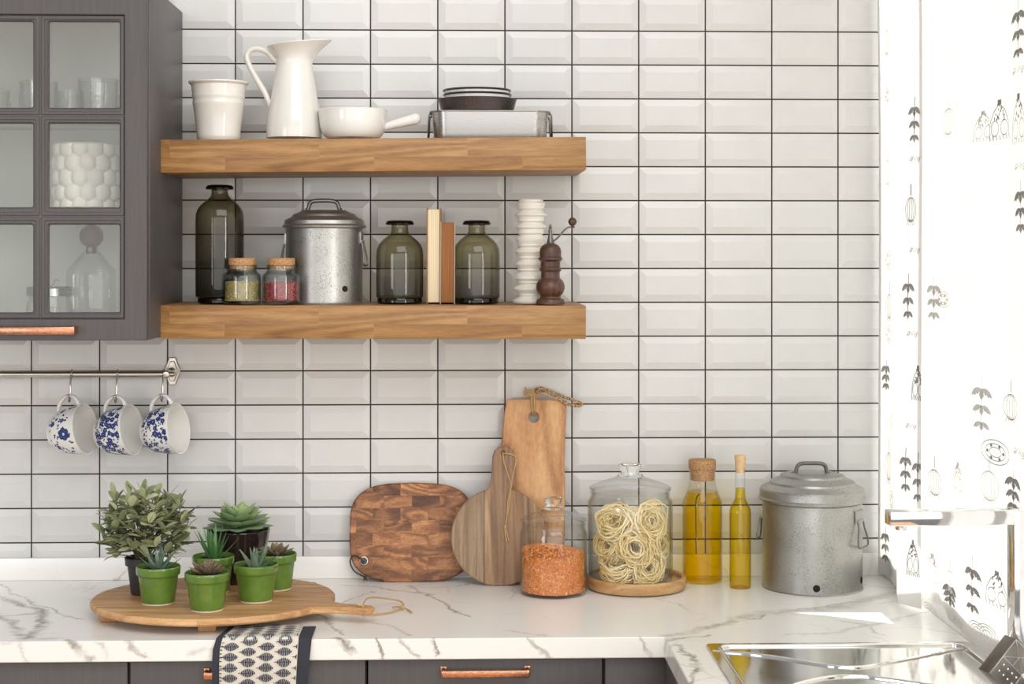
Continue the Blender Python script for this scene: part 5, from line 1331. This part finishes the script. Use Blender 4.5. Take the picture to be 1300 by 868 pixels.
K = lambda px_: px_ * .00162
def loop2(rx, rz, cx=0, cz=0, n=20, a0=0, a1=2 * PI): return [(cx + rx * math.cos(a0 + (a1 - a0) * i / n), cz + rz * math.sin(a0 + (a1 - a0) * i / n)) for i in range(n + 1)]
def sprig_m(c, d, z, h=55, mi=1, wx=1.0):
    c.stroke(d, z, [(K(1), K(h * .5)), (0, K(h * .2)), (K(-.5), 0), (0, K(-h * .45))], K(1.4), mi)
    for k, zz in enumerate((.24, -.06, -.36)):
        f = 1 - .12 * k
        for s_ in (-1, 1):
            L = [(0, 1), (2.5, 2.6), (5.5, 2.2), (8.5, -.6), (10.4, -5), (10.8, -8.2), (8.4, -6.2), (6.6, -7.6), (5.4, -4.6), (3.6, -5.6), (2.4, -2.4), (.4, -2)]
            c.blob(d, z, [(s_ * K(p_[0] * f) * wx, K(h * zz + p_[1] * f)) for p_ in L], mi)
        c.blob(d, z, [(K(a * f) * wx, K(h * zz + b * f)) for a, b in ((-1.4, -1), (1.4, -1), (2.6, -6), (0, -11), (-2.6, -6))], mi)
def onion(c, d, z, h=50, mi=1, wx=1.0):
    for q_ in (1.0, .62, .25): c.stroke(d, z, [(x * wx, y_) for x, y_ in loop2(K(9 * q_), K(h * .34), 0, K(-4))], K(.9), mi)
    c.stroke(d, z, [(0, K(h * .3)), (0, K(h * .62))], K(2), mi)
    for k in range(5): c.stroke(d, z, [(K(-4 + 2 * k) * wx, K(-h * .36)), (K(-7 + 3.4 * k) * wx, K(-h * .52))], K(.8), mi)
def tomato(c, d, z, r=14, mi=2, wx=1.0):
    for q_ in (1, .7, .4): c.stroke(d, z, [(x * wx, y_) for x, y_ in loop2(K(r * q_), K(r * q_ * .95))], K(.9), mi)
    for k in range(6): a = k * 1.05; c.blob(d, z, [(x * wx, y_) for x, y_ in loop2(K(1.3), K(2), K(r * .55) * math.cos(a), K(r * .55) * math.sin(a), 6)], mi)
def artichoke(c, d, z, h=44, mi=1, wx=1.0):
    rn = random.Random(int(h * 10)); c.blob(d, z, [(K(x) * wx, K(y_)) for x, y_ in ((-2, h * .5), (2, h * .5), (2, h * .38), (-2, h * .38))], mi)
    for k in range(26):
        y_ = rn.uniform(-.02, .38); x = rn.uniform(-1, 1) * (3 + 9 * (.40 - y_)); c.blob(d, z, [(a + K(x) * wx, b + K(h * y_)) for a, b in loop2(K(1.6), K(1.4), 0, 0, 6)], mi)
    c.stroke(d, z, [(K(x) * wx, K(h * y_)) for x, y_ in ((0, .4), (-6, .22), (-10, -.05), (-11, -.4))], K(1.2), mi); c.stroke(d, z, [(K(x) * wx, K(h * y_)) for x, y_ in ((0, .4), (6, .22), (10, -.05), (11, -.4))], K(1.2), mi)
    for s_ in (-1, 1): c.stroke(d, z, [(x * wx, y_) for x, y_ in loop2(K(4), K(h * .19), s_ * K(5), K(-h * .2))], K(1), mi)
    for k in range(7): c.stroke(d, z, [(K(-11 + k * 3.6) * wx, K(-h * .38)), (K(-10 + k * 3.6) * wx, K(-h * .5))], K(1.5), mi)
def scribble(c, d, z, mi=1, wx=1.0):
    for (o_, L) in ((-7, ((0, 0), (2, 5), (4, 6), (3, 1), (1, -1), (0, 1), (4, 2), (6, 6))), (0, ((0, 0), (3, 6), (2, 0), (5, 5), (6, 1))), (6, ((0, 1), (2, 5), (4, 3), (1, 0), (0, -2), (3, -1), (5, 5)))):
        c.stroke(d, z, [(K(o_ + a) * wx, K(b)) for a, b in L], K(.8), mi)
def scallop(c, d, z, mi=2, wx=1.0):
    for r in (11, 8, 5): c.stroke(d, z, [(x * wx, y_) for x, y_ in loop2(K(r), K(r), 0, 0, 10, 0, PI)], K(.9), mi)
def put(c, fn, u, v, *a, **k):
    d, z = c.find(u, v); fn(c, d, z, *a, **k)

CA = Curtain([(.945, -.022), (.956, -.07), (.950, -.12), (.944, -.165), (.949, -.21), (.945, -.26), (.930, -.30), (.911, -.318), (.905, -.333), (.910, -.345), (.924, -.370), (.937, -.395)], .90, 2.62).arc()
CA.build(lambda d: .9085 + .0015 * math.sin(d * 30))
for (f, u, v, a) in ((onion, 1126, 50, (50, 2)), (tomato, 1127, 122, (12, 2)), (onion, 1125, 215, (50, 2)), (tomato, 1126, 330, (13, 2)), (onion, 1127, 385, (50, 1)), (tomato, 1127, 425, (13, 2)), (sprig_m, 1123, 475, (40, 1)), (tomato, 1129, 535, (13, 2)),
                     (onion, 1127, 588, (56, 1)), (tomato, 1130, 636, (14, 1)), (sprig_m, 1123, 690, (48, 1)), (scallop, 1130, 731, (2,))): put(CA, f, u, v, *a, wx=1.6 if f is not sprig_m else 1.3)
for (f, u, v, a) in ((sprig_m, 1158, 152, (58, 1)), (scribble, 1158, 204, (1,)), (onion, 1154, 262, (46, 1)), (scribble, 1158, 320, (1,)), (sprig_m, 1152, 376, (58, 1)), (scribble, 1156, 426, (1,)), (artichoke, 1164, 486, (44, 1)), (scribble, 1154, 543, (1,)),
                     (sprig_m, 1149, 596, (56, 1)), (sprig_m, 1164, 606, (64, 1)), (artichoke, 1158, 708, (46, 1))): put(CA, f, u, v, *a, wx=1.0)
single('curtain', CA.g, [M_curtain, M_print, M_printpale], 'narrow white printed curtain panel folded next to the tiled wall', 'curtain', group='printed curtain panels')
CB = Curtain([(.946, -.386), (.944, -.42), (.947, -.47), (.951, -.55), (.946, -.63), (.941, -.71), (.946, -.80), (.952, -.88), (.947, -.96), (.940, -1.05), (.947, -1.15), (.951, -1.27), (.944, -1.38), (.948, -1.48)], .90, 2.62).arc()
CB.build(lambda d: .915 + .004 * math.sin(d * 11 + .5), lead=lambda z: max(0, .15 * (1 - max(0, z - .92) / .105)))
for (f, u, v, a) in ((onion, 1205, 150, (46, 2)), (artichoke, 1246, 160, (34, 2)), (artichoke, 1266, 152, (44, 1)), (sprig_m, 1294, 36, (64, 1)), (artichoke, 1294, 150, (52, 1)), (sprig_m, 1296, 262, (56, 1)), (scribble, 1293, 92, (1,)), (scribble, 1294, 214, (1,)), (sprig_m, 1183, 378, (54, 2)), (tomato, 1196, 380, (10, 2)),
                     (sprig_m, 1246, 512, (62, 2)), (tomato, 1261, 574, (14, 1)), (onion, 1281, 512, (40, 1)), (scribble, 1291, 577, (1,)), (onion, 1184, 608, (46, 1)), (artichoke, 1215, 606, (36, 2)), (onion, 1255, 612, (48, 2)), (sprig_m, 1285, 622, (44, 1)),
                     (sprig_m, 1234, 742, (66, 1)), (onion, 1205, 735, (40, 2)), (artichoke, 1182, 722, (38, 2)), (artichoke, 1263, 748, (40, 1)), (sprig_m, 1205, 752, (24, 1)), (scallop, 1178, 777, (1,)), (scallop, 1240, 802, (1,)), (scallop, 1252, 806, (1,)), (scribble, 1214, 790, (2,))): put(CB, f, u, v, *a, wx=2.7)
single('curtain', CB.g, [M_curtain, M_print, M_printpale], 'broad sunlit printed curtain panel hanging behind the chrome tap', 'curtain', group='printed curtain panels')
# curtain pole, above the picture
t = thing('curtain_pole', 'thin metal curtain pole above the window', 'curtain pole', (.948, -.05, 2.635))
g = G(); tube(g, [(0, .03, 0), (0, -1.5, 0)], .008, 14); ball(g, (0, .03, 0), .012, 12); ball(g, (0, -1.5, 0), .012, 12)
for y_ in (0, -1.42): tube(g, [(0, y_, 0), (.0165, y_, 0)], .006, 10)
part('pole', g, M_nickel, t)
